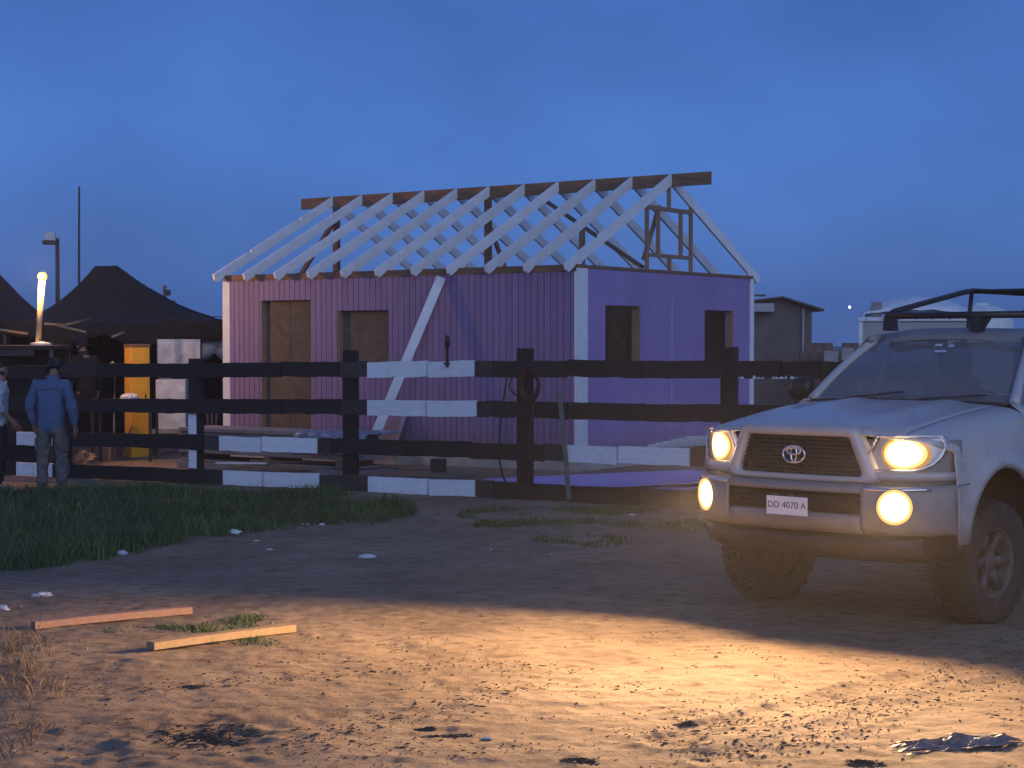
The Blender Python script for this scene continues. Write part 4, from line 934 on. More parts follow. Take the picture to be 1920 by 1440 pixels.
# dark stall counter the lamp stands on
SY = 25.2
sx0, sx1 = at(-40, 650, SY).x, at(112, 650, SY).x; stz = at(75, 647, SY).z
stall = empty('stall', ((sx0+sx1)/2, SY, 0), 0.02, 'dark boxy stall behind the fence carrying the lamp post', 'stall'); hwid = (sx1-sx0)/2
MB().box(-hwid, hwid, -0.35, 0.75, stz-0.07, stz).build('roof_board', M['dark'], stall, bevel=0.01)
MB().box(-hwid+0.05, hwid-0.05, 0.55, 0.65, -0.1, stz-0.072).build('back_board', M['dark'], stall)
MB().box(-hwid+0.06, hwid-0.06, -0.25, 0.54, -0.1, 0.95).build('counter', M['dark'], stall, bevel=0.01)
for s_ in (-1, 1):
    for y in (-0.30, 0.70): MB().box(s_*(hwid-0.05)-0.03, s_*(hwid-0.05)+0.03, y-0.03, y+0.03, -0.1, stz-0.072).build('corner_post', M['dark_metal'], stall)
MB().box(-hwid, hwid-0.3, -0.352, -0.34, stz-0.16, stz-0.072).build('fascia', M['rail_grey'], stall)
# lamp post
lp = at(77, 645, SY); lt = at(78, 526, SY)
lamp = empty('yard_lamp', (lp.x, SY, stz), 0, 'glowing yard lamp on a short pale post at the left', 'lamp'); lh = lt.z - stz
MB().lathe([(0.001,0.0),(0.16,0.0),(0.16,0.03),(0.05,0.045),(0.05,0.06)],20,'z').build('base_plate', M['sheet'], lamp)
MB().tube([(-0.045,0,0.05),(-0.012,0,lh*0.5),(0.02,0,lh)], [0.040,0.045,0.052], 14).build('post', M['cream'], lamp, smooth=True)
MB().lathe([(0.001,lh+0.13),(0.05,lh+0.12),(0.075,lh+0.07),(0.06,lh+0.015),(0.02,lh+0.001)],18,'z',(0.02,0.02,0)).build('halo_shell', M['halo'], lamp, smooth=True)  # emissive shell added to paint an orange halo round the bulb
MB().lathe([(0.001,lh+0.105),(0.034,lh+0.095),(0.045,lh+0.065),(0.034,lh+0.03),(0.001,lh+0.02)],16,'z',(0.02,-0.045,0)).build('bulb', M['lampbulb'], lamp, smooth=True)
ld = bpy.data.lights.new('yard_lamp_light', 'POINT'); ld.energy = 270; ld.color = (1.0, 0.50, 0.18); ld.shadow_soft_size = 0.09
lo = bpy.data.objects.new('yard_lamp_light', ld); COL.objects.link(lo); lo.parent = lamp; lo.location = (0.02, -0.20, lh + 0.14)
# tall flood lamp (unlit), antenna, far utility pole with wires
fl = at(108, 540, 38); ft_ = at(107, 447, 38); fp = empty('floodlight_pole', (fl.x, 38, 0), 0, 'thin dark pole with a pale unlit floodlight head beside the tents', 'lamp pole')
MB().tube([(0,0,-0.2),(0,0,ft_.z)],[0.055,0.045],10).build('pole', M['dark_metal'], fp); MB().box(-0.32,0.02,-0.1,0.1,ft_.z-0.14,ft_.z-0.05).build('arm', M['dark_metal'], fp, bevel=0.01)
MB().prism([(-0.30,ft_.z-0.04),(-0.02,ft_.z-0.06),(-0.05,ft_.z+0.14),(-0.27,ft_.z+0.16)],'y',-0.05,0.08).build('lamp_head', M['sheet'], fp, bevel=0.015)
an = at(148, 510, 60); at_ = at(150, 350, 60); o = MB().tube([(0,0,-0.2),(0,0,an.z),(0.03,0,at_.z)],[0.05,0.045,0.035],8).build('antenna_mast', M['dark_metal'], None); o.location = (an.x,60,0); tag(o,'very thin tall antenna mast above the tents','mast')
up_ = at(309, 535, 90); upo = empty('utility_pole', (up_.x, 90, 0), 0, 'distant utility pole with wires right of the dark tent', 'utility pole')
MB().tube([(0,0,-0.2),(0,0,up_.z)],[0.14,0.10],8).build('pole', M['wood_dark'], upo); MB().box(-0.02,0.30,-0.1,0.1,up_.z-0.55,up_.z-0.25).build('transformer', M['dark_metal'], upo); MB().box(-0.6,0.6,-0.05,0.05,up_.z-0.9,up_.z-0.8).build('crossarm', M['wood_dark'], upo)
for k, (za, zb) in enumerate(((582, 592), (585, 597))):
    a = at(312, za, 90) - Vector((up_.x, 90, 0)); b = at(470, zb, 84) - Vector((up_.x, 90, 0)); MB().tube([a.lerp(b, i/10) - Vector((0,0,0.18*math.sin(math.pi*i/10))) for i in range(11)], 0.022, 5).build('wire', M['hose'], upo)
# yellow cabinet, white appliance, hanging plastic, bag, clutter
yc = at(257, 700, 27.0); zt_ = at(257, 645, 27.0).z
cab_ = empty('yellow_cabinet', (yc.x, 27.0, 0), 0.62, 'tall bright yellow cabinet standing under the tent', 'cabinet')
MB().box(-0.16,0.16,-0.14,0.14,-0.05,zt_-0.05).build('body', M['yellow'], cab_, bevel=0.008); MB().box(-0.17,0.17,-0.15,0.15,zt_-0.05,zt_).build('top_cap', M['wood_brown'], cab_, bevel=0.006)
MB().box(-0.12,0.12,-0.1445,-0.141,0.15,zt_-0.15).build('door', M['yellow'], cab_); MB().box(0.07,0.09,-0.152,-0.146,0.9,1.0).build('handle', M['dark_metal'], cab_)
wf = at(323, 750, 27.3); fz0, fz1 = 0.42, at(323, 711, 27.3).z
fr_ = empty('white_appliance', (wf.x, 27.3, 0), 0.1, 'white boxy appliance standing between yellow cabinet and house', 'appliance')
MB().box(-0.24,0.24,-0.25,0.25,fz0,fz1).build('body', M['sheet'], fr_, bevel=0.015); MB().box(-0.10,0.04,-0.256,-0.251,fz0+0.26,fz0+0.275).build('handle', M['dark_metal'], fr_)
MB().box(-0.36,0.26,-0.30,0.28,fz0-0.06,fz0-0.002).build('shelf', M['grey'], fr_)
for sx in (-0.3,0.2):
    for sy in (-0.24,0.22): MB().box(sx-0.025,sx+0.025,sy-0.025,sy+0.025,-0.1,fz0-0.062).build('leg', M['dark_metal'], fr_)
hp = at(335, 640, 28.2); g = [[(x, 0.05*math.sin(x*9)+0.03*math.sin(x*23), z*1.0 + (0.10*math.sin(x*7) if i == 0 else 0)) for x in nys(-0.36,0.36,24)] for i, z in enumerate(nys(1.30, at(335,636,28.2).z, 6))]
o = MB().grid(g).build('hanging_plastic', M['sheet'], None, smooth=True, solid=0.004); o.location = (hp.x, 28.2, 0); tag(o, 'milky plastic sheet hanging above the white appliance', 'plastic sheet')
hp = at(402, 640, 29.2); g = [[(x, 0.04*math.sin(x*11), z - (0.15*abs(math.sin(x*9)) if i == 0 else 0)) for x in nys(-0.22,0.3,16)] for i, z in enumerate(nys(1.66, at(400,632,29.2).z, 5))]
o = MB().grid(g).build('hanging_plastic', M['tarp_blue'], None, smooth=True, solid=0.004); o.location = (hp.x, 29.2, 0); tag(o, 'bluish plastic sheet hanging beside the house corner', 'plastic sheet')
def crumple(name, loc, r, m, label, cat, flat=0.6, seed=0, amp=0.5, group=None, rz=0.0, sx=1.0):
    bm = bmesh.new(); bmesh.ops.create_icosphere(bm, subdivisions=3, radius=r)
    for v in bm.verts:
        n = noise.fractal(Vector(v.co) / r * 1.7 + Vector((seed*3.7, seed, 0)), 1.0, 2.0, 4); v.co *= 1 + amp*n; v.co.z *= flat; v.co.x *= sx
        if v.co.z < -r*flat*0.35: v.co.z = -r*flat*0.35
    me = bpy.data.meshes.new(name); bm.to_mesh(me); bm.free(); me.materials.append(m); o = bpy.data.objects.new(name, me); COL.objects.link(o)
    o.location = Vector(loc) + Vector((0,0,r*flat*0.33)); o.rotation_euler = (0,0,rz); return tag(o, label, cat, group)
tb = empty('folding_table', (at(240,750,26.2).x, 26.2, base_z(-6,26)), 0.0, 'dark table behind the rails with a white bag on it', 'table'); tz = at(245,753,26.2).z
MB().box(-0.55,0.45,-0.3,0.3,tz-0.05-base_z(-6,26),tz-base_z(-6,26)).build('table_top', M['dark'], tb)
for sx in (-0.5,0.4):
    for sy in (-0.25,0.25): MB().box(sx-0.02,sx+0.02,sy-0.02,sy+0.02,-0.05,tz-0.052-base_z(-6,26)).build('leg', M['dark_metal'], tb)
crumple('white_bag', (at(246,750,26.2).x, 26.1, tz), 0.13, M['litter'], 'crumpled white bag on the table before the yellow cabinet', 'bag', 0.75, 4, 0.35, sx=1.25)
sk_ = at(215, 690, 26.0); cable([(at(207,683,26).x,26,at(207,683,26).z), (at(211,678,26).x,26,at(211,678,26).z), (at(216,690,26).x,26,at(216,690,26).z), (at(214,760,26).x,26,at(214,760,26).z), (at(214,760,26).x,26.0,0.0)], 0.016, 'pale curved stick standing behind the rail near the dark-clad man', 'walking_stick', 'grey', 'stick')
crumple('firewood_heap', (at(158,855,25.0).x, 25.0, 0.0), 0.15, M['wood_dark'], 'small pale heap of broken wood behind the bottom rails', 'wood heap', 0.8, 6, 0.9, sx=1.3)
for k, (px, h) in enumerate(((392, 0.50), (398, 0.42), (404, 0.46))):
    a = at(px, 800, 27.8); cable([(a.x, 27.8, 0.2), (a.x + 0.03*k - 0.02, 27.7, 0.25 + h)], 0.022, ['left','middle','right'][k] + ' short brown stick beside the house corner', 'stick', 'wood_red', 'stick')

# ------------------------------------------------------------------ right background
sh = empty('shed', (at(1478,640,46).x, 46, 0), 0.0, 'dark grey shed with a sloping roof right of the house', 'shed')
x0, x1 = at(1405,640,46).x - sh.location.x, at(1522,640,46).x - sh.location.x
zl, zp, zr3 = at(0,563,46).z, at(0,556,46).z, at(0,575,46).z; xp = at(1464,640,46).x - sh.location.x
MB().prism([(x0,-0.1),(x1,-0.1),(x1,zr3-0.02),(xp,zp-0.06),(x0,zl-0.05)],'y',0,3.2).build('wall', M['shed'], sh)
MB().add([(xp,-0.35,zp),(x1+0.28,-0.35,zr3-0.07),(x1+0.28,3.5,zr3-0.07),(xp,3.5,zp),(xp,-0.35,zp-0.06),(x1+0.28,-0.35,zr3-0.13),(x1+0.28,3.5,zr3-0.13),(xp,3.5,zp-0.06)],[(0,1,2,3),(7,6,5,4),(0,4,5,1),(1,5,6,2),(2,6,7,3),(3,7,4,0)]).build('roof_sheet', M['dark_metal'], sh)
MB().add([(x0,-0.35,zl),(xp-0.01,-0.35,zp),(xp-0.01,3.5,zp),(x0,3.5,zl),(x0,-0.35,zl-0.05),(xp-0.01,-0.35,zp-0.05),(xp-0.01,3.5,zp-0.05),(x0,3.5,zl-0.05)],[(0,1,2,3),(7,6,5,4),(0,4,5,1),(1,5,6,2),(2,6,7,3),(3,7,4,0)]).build('roof_sheet', M['dark_metal'], sh)
MB().box(x0, xp+0.12, 3.55, 3.65, zp+0.10, zp+0.16).build('ridge_beam', M['dark_metal'], sh)
MB().box(x0, xp-0.25, -0.42, -0.02, zl-0.32, zl-0.09).build('awning_panel', M['pale_wall'], sh)
dpx = at(1505,640,46).x - sh.location.x; MB().tube([(dpx,-0.06,zr3-0.05),(dpx,-0.06,0)],0.04,8).build('downpipe', M['pale_wall'], sh)
lw = empty('block_wall', (at(1560,640,44).x, 44, 0), -0.03, 'low brown block wall between shed and pale camper', 'wall'); hz_ = at(0,641,44).z
n_c = 9; wA, wB = at(1500,640,44).x - lw.location.x, at(1660,640,44).x - lw.location.x; bwid = (wB-wA)/n_c
for r_ in range(8):
    for c in range(n_c):
        off = bwid/2 if r_ % 2 else 0
        a, b = wA + c*bwid + off + 0.006, wA + (c+1)*bwid + off - 0.006; z0 = -0.02 + r_*hz_/8
        if r_ == 7 and c in (3, 6): continue
        MB().box(a, b, R.uniform(-0.012, 0.012), 0.15, z0 + 0.005, z0 + hz_/8 - 0.005).build('block', M['adobe'], lw)
MB().box(wA, wB, 0.03, 0.12, -0.1, hz_-0.27).build('mortar_core', M['adobe'], lw)
for (p0,p1,q0,q1,m) in ((1545,1572,658,678,'pale_wall'),(1578,1600,652,676,'pale_wall')):
    c = at((p0+p1)/2,(q0+q1)/2,43.5); hw, hh = (at(p1,0,43.5).x-at(p0,0,43.5).x)/2, (at(0,q0,43.5).z-at(0,q1,43.5).z)/2
    o = MB().box(-hw,hw,-0.02,0.02,-hh,hh).build('pale_panel', M[m], None, bevel=0.01); o.location = c; o.rotation_euler=(0,0.06,0); tag(o, 'pale board leaning on the block wall, ' + ('left one' if p0 == 1545 else 'right one'), 'board', 'pale boards at the block wall')
    MB().box(-hw*0.6,hw*0.6,-0.01,0.35,-c.z,-hh-0.003).build('foot', M['dark'], o)
# pale camper
cz1 = at(0,603,36).z; ca = at(1613,640,36); cb = at(1812,640,36).x
cam_t = empty('camper_trailer', (ca.x, 36, 0), -0.26, 'pale grey camper trailer with a rounded white roof behind the truck', 'camper'); W_ = cb - ca.x
MB().box(0, W_, 0, 2.2, 0.35, cz1).build('body', M['pale_wall'], cam_t, bevel=0.02)
MB().box(-0.03,0.05,-0.03,0.05,0.35,cz1).build('corner_trim', M['white'], cam_t); MB().box(W_-0.05,W_+0.03,-0.03,0.05,0.35,cz1).build('corner_trim', M['white'], cam_t)
MB().box(-0.06,W_+0.05,-0.06,2.26,cz1+0.002,cz1+0.09).build('roof_edge', M['white'], cam_t, bevel=0.02)
g = [[(W_*s, 2.2*t, cz1 + 0.08 + 0.48*(math.sin(math.pi*min(1,max(0,s*0.94+0.03)))**0.55)*(math.sin(math.pi*(0.04+0.92*t))**0.5) + 0.03*fbm(s*5,t*4,1)) for s in nys(0,1,28)] for t in nys(0,1,14)]
MB().grid(g).build('roof_cover', M['white'], cam_t, smooth=True, solid=0.01)
MB().box(0.22,0.44,0.1,0.32,cz1+0.09,at(0,567,36.2).z).build('vent_stack', M['grey'], cam_t, bevel=0.01)
for x in (0.5, 1.7): MB().lathe([(0.001,-0.1),(0.30,-0.1),(0.34,-0.05),(0.34,0.05),(0.30,0.1),(0.001,0.1)],24,'y',(x,0.25,0.33)).build('wheel', M['tyre'], cam_t, smooth=True)
for k in range(7): MB().lathe([(0.001,-0.004),(0.02,-0.002),(0.02,0.01)],8,'y',(0.12+k*(W_-0.2)/6,-0.063,cz1+0.05)).build('rivet', M['grey'], cam_t)
# big white tank behind the truck cab
tk = at(1838, 620, 40); tank = empty('water_tank', (tk.x, 40, 0), 0, 'large white rounded water tank behind the roof rack', 'tank'); tz1 = at(0,572,40).z
MB().lathe([(0.001,tz1),(0.30,tz1-0.01),(0.55,tz1-0.10),(0.75,tz1-0.28),(0.78,tz1-0.45),(0.78,0.0)],28,'z').build('shell', M['white'], tank, smooth=True); MB().lathe([(0.001,tz1+0.06),(0.2,tz1+0.05),(0.22,tz1-0.03)],20,'z').build('lid', M['white'], tank, smooth=True)
# far light in the sky
o = MB().lathe([(0.001,0.45),(0.3,0.3),(0.45,0),(0.3,-0.3),(0.001,-0.45)],12,'z').build('far_light', M['star'], None, smooth=True); o.location = at(1593,576,640); tag(o, 'tiny white point of light low in the sky right of the shed', 'light')

# ------------------------------------------------------------------ people
def skinned(name, V, E_, rad_, m, parent, sub=2, root=0):
    me = bpy.data.meshes.new(name); me.from_pydata([tuple(v) for v in V], E_, []); o = bpy.data.objects.new(name, me); COL.objects.link(o)
    o.modifiers.new('Skin', 'SKIN'); sv = me.skin_vertices[0].data
    for i, r_ in enumerate(rad_): sv[i].radius = r_ if isinstance(r_, tuple) else (r_, r_); sv[i].use_root = (i == root)
    s_ = o.modifiers.new('Sub', 'SUBSURF'); s_.levels = sub; s_.render_levels = sub
    dg = bpy.context.evaluated_depsgraph_get(); dg.update(); ev = bpy.data.meshes.new_from_object(o.evaluated_get(dg)); ev.name = name
    bpy.data.objects.remove(o); ob = bpy.data.objects.new(name, ev); COL.objects.link(ob); ob.parent = parent
    ev.materials.clear(); ev.materials.append(m)
    for p in ev.polygons: p.use_smooth = True
    return ob
def folds(o, amp, seed):
    me = o.data; ns = [v.normal.copy() for v in me.vertices]
    for v, n in zip(me.vertices, ns):
        p = Vector((v.co.x*9 + seed, v.co.y*9, v.co.z*5)); q = Vector((v.co.x*22, v.co.y*22 + seed, v.co.z*14))
        v.co += n*(amp*noise.fractal(p, 1.0, 2.0, 3) + amp*0.5*noise.noise(q))
def person(loc, rz, label, J, top, legs, hairm, cap=False, collar=None):
    """J: joints in local metres, the person faces +y"""
    p = empty('person', loc, rz, label, 'person', 'people by the fence')
    V, E_, Rr = [], [], []
    def add(v, r_, par=None):
        V.append(Vector(v)); Rr.append(r_); i = len(V)-1
        if par is not None: E_.append((par, i))
        return i
    pel = add(J['pelvis'], (0.115,0.085)); ch = add(J['chest'], (0.155,0.11), pel); nk = add(J['neck'], 0.058, ch); hb = add(J['headb'], (0.070,0.078), nk); hm = add(J['headm'], (0.075,0.095), hb); ht_ = add(J['headt'], (0.052,0.060), hm)
    fwd = (Vector(J['face'])).normalized(); up = (Vector(J['headt']) - Vector(J['headb'])).normalized(); side = fwd.cross(up).normalized()
    add(Vector(J['headb'])*0.6 + Vector(J['headm'])*0.4 + fwd*0.098, 0.014, hb)
    for s_ in (-1, 1): add(Vector(J['headb'])*0.5 + Vector(J['headm'])*0.5 + side*s_*0.086, 0.016, hm)
    for s_, n in ((-1,'l'), (1,'r')):
        sh_ = add(J['sh'+n], 0.066, ch); el = add(J['el'+n], 0.043, sh_); wr = add(J['wr'+n], 0.029, el)
        d = (V[wr]-V[el]).normalized(); pm = add(V[wr] + d*0.07, (0.036,0.020), wr); across = d.cross(Vector(J['palm'+n])).normalized(); curl = Vector(J['palm'+n]).normalized()
        for k, (o_, L) in enumerate(((-1.5,0.070),(-0.5,0.080),(0.5,0.076),(1.5,0.058))):
            b0 = add(V[pm] + across*o_*0.019 + d*0.030, 0.0095, pm); b1 = add(V[b0] + d*L*0.5 + curl*0.012, 0.0088, b0); add(V[b1] + d*L*0.35 + curl*0.028, 0.0075, b1)
        t0 = add(V[wr] + d*0.035 - across*0.036, 0.011, wr); t1 = add(V[t0] + d*0.035 - across*0.016 + curl*0.008, 0.010, t0); add(V[t1] + d*0.026 + curl*0.012, 0.0085, t1)
        hp_ = add(J['hip'+n], 0.088, pel); kn = add(J['kn'+n], 0.058, hp_); an_ = add(J['an'+n], 0.042, kn); add(Vector(J['an'+n]) + Vector(J['toe'+n]), 0.038, an_)
    skinned('body', V, E_, Rr, M['skin'], p)
    # upper garment
    V, E_, Rr = [], [], []
    hem = Vector(J['pelvis']) + Vector((0,0,J.get('hem',-0.10))); h = add(hem, (0.185,0.135)); pe = add(Vector(J['pelvis']) + Vector((0,0,0.06)), (0.175,0.13), h); mid_ = add((Vector(J['pelvis'])+Vector(J['chest']))/2 + Vector((0,0,0.04)), (0.182,0.132), pe); c_ = add(J['chest'], (0.19,0.135), mid_); n0 = add(Vector(J['chest']).lerp(Vector(J['neck']), 0.6), (0.125,0.092), c_); add(Vector(J['neck']) + (Vector(J['headb'])-Vector(J['neck']))*0.05, 0.072, n0)
    for n in 'lr':
        s1 = add(J['sh'+n], 0.090, c_); e1 = add(J['el'+n], 0.068, s1); w_ = Vector(J['el'+n]).lerp(Vector(J['wr'+n]), J.get('sleeve',0.95)); add(Vector(J['el'+n]).lerp(w_, 0.55), 0.060, e1); add(w_, 0.047, len(V)-1)
    jk = skinned('jacket' if J.get('jacket') else 'shirt', V, E_, Rr, top, p, 3); folds(jk, 0.020, loc[0])
    if J.get('jacket'):
        # back yoke seam and collar
        c = Vector(J['chest']); MB().tube([c + Vector((x, -0.142 + 0.20*x*x, 0.055 - 0.1*x*x)) for x in nys(-0.17,0.17,12)], 0.005, 5).build('yoke_seam', top, jk, smooth=True)
        nkv = Vector(J['neck']); MB().grid([[nkv + Vector((math.cos(a)*(0.078+0.012*k), math.sin(a)*(0.075+0.012*k) + 0.005, 0.045 - 0.05*k)) for a in [math.pi*(1.0 + i/14) for i in range(15)]] for k in range(3)]).build('collar', top, jk, smooth=True, solid=0.008)
    # trousers
    V, E_, Rr = [], [], []
    r0 = add(Vector(J['pelvis']) + Vector((0,0,0.05)), (0.172,0.128)); 
    r1 = add(Vector(J['pelvis']) - Vector((0,0,0.04)), (0.172,0.132), r0)
    for n in 'lr':
        a1 = add(J['hip'+n], 0.108, r1); a2 = add(Vector(J['hip'+n]).lerp(Vector(J['kn'+n]), 0.5), 0.098, a1); a3 = add(J['kn'+n], 0.084, a2); a4 = add(Vector(J['kn'+n]).lerp(Vector(J['an'+n]), 0.55), 0.080, a3); add(Vector(J['an'+n]) + Vector((0,0,0.015)), 0.072, a4)
    tr = skinned('trousers', V, E_, Rr, legs, p, 3); folds(tr, 0.022, loc[0] + 5)
    for s_, n in ((-1,'l'),(1,'r')):
        q = Vector(J['hip'+n]).lerp(Vector(J['kn'+n]), 0.62) + Vector((s_*0.082,-0.01,0))
        MB().box(q.x-0.018,q.x+0.018,q.y-0.06,q.y+0.06,q.z-0.09,q.z+0.09).build('cargo_pocket', legs, tr, bevel=0.015)
        a = Vector(J['an'+n]); toe = Vector(J['toe'+n]); skinned('shoe', [a + Vector((0,0,0.03)), a + Vector((0,0,-0.03)), a + toe*0.55 + Vector((0,0,-0.012)), a + toe*1.15 + Vector((0,0,-0.008))], [(0,1),(1,2),(2,3)], [0.056,0.052,(0.046,0.040),(0.038,0.030)], M['shoe'], p, 2, 1)
    # hair or cap
    hv = [Vector(J['headb']) - fwd*0.035 + up*0.03, Vector(J['headm']) - fwd*0.018 + up*0.015, Vector(J['headt']) - fwd*0.004 + up*0.012]
    skinned('hair', hv, [(0,1),(1,2)], [(0.066,0.060),(0.084,0.090),(0.060,0.066)], hairm, p, 2, 1)
    if cap:
        c0 = Vector(J['headt']) - up*0.005; MB().grid([[c0 + side*(math.cos(a)*r_) + fwd*(math.sin(a)*r_*1.12) + up*h_ for a in [2*math.pi*i/24 for i in range(25)]] for r_, h_ in ((0.106,-0.055),(0.106,0.02),(0.094,0.065),(0.055,0.095),(0.002,0.102))]).build('cap', M['navy'], p, smooth=True)
        MB().grid([[c0 + side*(math.cos(a)*(0.095+0.0*k)) + fwd*(math.sin(a)*(0.11+0.075*k)+0.01) + up*(-0.050-0.012*k) for a in [math.pi*(0.12+0.76*i/12) for i in range(13)]] for k in (0,1)]).build('cap_peak', M['navy'], p, solid=0.006)
    for s_ in (-1,1):
        e_ = Vector(J['headm']) + fwd*0.088 + side*s_*0.032 - up*0.012
        o = MB().lathe([(0.001,0.010),(0.009,0.006),(0.011,0),(0.009,-0.006),(0.001,-0.010)],10,'z',tuple(e_)).build('eye', M['ink'], p, smooth=True)
    return p
JB = dict(pelvis=(0,0,0.93), chest=(0,0.03,1.30), neck=(0,0.075,1.475), headb=(0,0.125,1.535), headm=(0,0.165,1.60), headt=(0,0.185,1.665), face=(0,0.75,-0.55),
          shl=(-0.195,0.02,1.395), ell=(-0.275,0.0,1.12), wrl=(-0.255,0.09,0.88), shr=(0.195,0.02,1.395), elr=(0.27,-0.01,1.12), wrr=(0.285,0.07,0.87), palml=(1,0.2,0), palmr=(-1,0.2,0),
          hipl=(-0.095,0,0.88), knl=(-0.115,0.04,0.50), anl=(-0.125,-0.02,0.085), toel=(-0.03,0.15,-0.035), hipr=(0.095,0,0.88), knr=(0.125,0.03,0.49), anr=(0.15,-0.04,0.085), toer=(0.05,0.15,-0.035), jacket=True, hem=-0.17)
b0 = G(97, 921, -0.05); person((b0.x, b0.y, ground_z(b0.x, b0.y)), rad(-4), 'person in a blue denim jacket and camouflage trousers, back turned, head bowed', JB, M['denim'], M['camo'], M['hair'])
JL = dict(JB); JL.update(chest=(0,0.01,1.31), neck=(0,0.02,1.48), headb=(0,0.03,1.545), headm=(0,0.045,1.625), headt=(0,0.04,1.705), face=(0,1,-0.1), wrr=(0.25,0.16,0.93), wrl=(-0.25,0.16,0.93), jacket=False, sleeve=0.35, hem=-0.16)
p0 = G(-2, 914, -0.08); person((p0.x, p0.y, ground_z(p0.x, p0.y)), rad(-70), 'person in a pale patterned shirt cut off by the left picture edge', JL, M['print'], M['navy'], M['hair'])
JD = dict(JB); JD.update(chest=(0,0.03,1.32), neck=(0,0.06,1.50), headb=(0,0.085,1.565), headm=(0,0.11,1.64), headt=(0,0.115,1.715), face=(0,0.95,-0.25), jacket=True)
p0 = at(160, 640, 27.0); person((p0.x, 27.0, ground_z(p0.x, 27.0) + 0.19), rad(50), 'person in dark clothes and a cap standing behind the fence by the lamp', JD, M['navy'], M['navy'], M['hair'], cap=True)
pt_ = at(160, 640, 27.0); o = MB().box(-0.5,0.5,-0.4,0.4,-0.15,0.185).build('step_pallet', M['wood_dark'], None, bevel=0.01); o.location = (pt_.x, 27.0, ground_z(pt_.x,27.0)); tag(o, 'low dark pallet under the person in dark clothes', 'pallet')

# ------------------------------------------------------------------ foreground planks, grass, weeds, litter
def ground_plank(pa, pb, w, h, m, label):
    a, b = G(*pa), G(*pb); a.z = ground_z(a.x, a.y) + h/2 + 0.008; b.z = ground_z(b.x, b.y) + h/2 + 0.012
    return loose_board('lumber_offcut', a, b, w, h, m, label, 'plank', 'offcuts in the foreground', bend=0.004)
ground_plank((62,1176), (356,1147), 0.085, 0.045, M['wood_red'], 'reddish sawn plank lying on the dirt, farther of the two')
ground_plank((282,1222), (548,1182), 0.085, 0.045, M['wood_yellow'], 'yellowish sawn plank lying on the dirt, nearer of the two')
def in_poly(x, y, poly):
    c = False; j = len(poly)-1
    for i in range(len(poly)):
        xi, yi = poly[i]; xj, yj = poly[j]
        if (yi > y) != (yj > y) and x < (xj-xi)*(y-yi)/(yj-yi) + xi: c = not c
        j = i
    return c
def grass(name, polypx, n, hmin, hmax, wid, m, label, lean=0.35, thresh=-0.15, nscale=0.9, edge=0.0, cat='grass'):
    poly = [(G(*p).x, G(*p).y) for p in polypx]; xs_ = [p[0] for p in poly]; ys_ = [p[1] for p in poly]; mb = MB(); c = 0; tries = 0
    while c < n and tries < n*12:
        tries += 1; x, y = R.uniform(min(xs_), max(xs_)), R.uniform(min(ys_), max(ys_))
        if not in_poly(x + 0.55*fbm(x, y+3, 0.8, 4), y + 1.1*fbm(x+8, y, 0.8, 4), poly): continue
        d = fbm(x + 40, y, nscale, 3)
        if d < thresh + R.uniform(-0.25, 0.25): continue
        h = R.uniform(hmin, hmax)*(0.6 + 0.7*max(0, min(1, d + 0.4))); a = R.uniform(0, 2*math.pi); b = R.uniform(0, 2*math.pi); z = ground_z(x, y, False) - 0.015
        dx, dy = math.cos(a), math.sin(a); lx, ly = math.cos(b)*lean*h, math.sin(b)*lean*h; w = wid*R.uniform(0.6, 1.4)*(y/12)**0.5
        mb.add([(x-dx*w, y-dy*w, z), (x+dx*w, y+dy*w, z), (x+dx*w*0.7+lx*0.35, y+dy*w*0.7+ly*0.35, z+h*0.55), (x-dx*w*0.7+lx*0.35, y-dy*w*0.7+ly*0.35, z+h*0.55), (x+lx, y+ly, z+h*R.uniform(0.85,1.0))], [(0,1,2,3),(3,2,4)]); c += 1
    me = bpy.data.meshes.new(name); me.from_pydata(mb.v, [], mb.f); me.materials.append(m); o = bpy.data.objects.new(name, me); COL.objects.link(o)
    return tag(o, label, cat, None, 'stuff')
grass('grass', [(-120,905),(300,905),(640,925),(770,950),(790,968),(700,980),(560,975),(420,985),(330,1005),(210,1035),(90,1058),(-120,1065)], 26000, 0.05, 0.20, 0.006, M['grass'], 'rough green grass growing along the foot of the fence')
grass('weeds', [(-120,935),(140,930),(300,950),(320,985),(210,1030),(60,1055),(-120,1060)], 1300, 0.12, 0.30, 0.007, M['weed'], 'taller grey-green weeds in the grass at the left', 0.45, 0.0, 0.8, cat='weeds')
grass('grass', [(860,962),(1010,955),(1200,962),(1330,985),(1320,1015),(1150,1030),(1000,1005),(880,990)], 4200, 0.02, 0.08, 0.006, M['grass'], 'sparse low grass on the dirt before the right part of the fence', 0.5, 0.05)
grass('grass', [(180,1195),(300,1172),(420,1150),(545,1140),(560,1158),(450,1180),(330,1200),(210,1212)], 2600, 0.015, 0.05, 0.004, M['grass'], 'small patch of short grass between the two sawn planks', 0.7, -0.05, 2.5)
grass('dry_weeds', [(-60,1190),(60,1185),(120,1215),(110,1260),(80,1330),(60,1400),(-60,1440)], 800, 0.03, 0.11, 0.0035, M['dry'], 'dry straw-coloured weeds at the lower left edge', 0.9, -0.1, 2.0, cat='weeds')
grass('dry_straw', [(-100,1120),(700,1120),(1250,1150),(1300,1230),(2000,1300),(2000,1440),(-100,1440)], 4200, 0.006, 0.022, 0.0022, M['dry'], 'loose bits of dry straw scattered on the lit dirt', 3.2, -0.1, 1.4, cat='straw')
grass('dry_stems', [(-120,925),(330,925),(560,940),(740,955),(560,975),(330,1005),(90,1055),(-120,1060)], 900, 0.08, 0.28, 0.004, M['dry'], 'dry stems standing in the grass along the fence', 0.6, -0.2, 1.2, cat='stems')
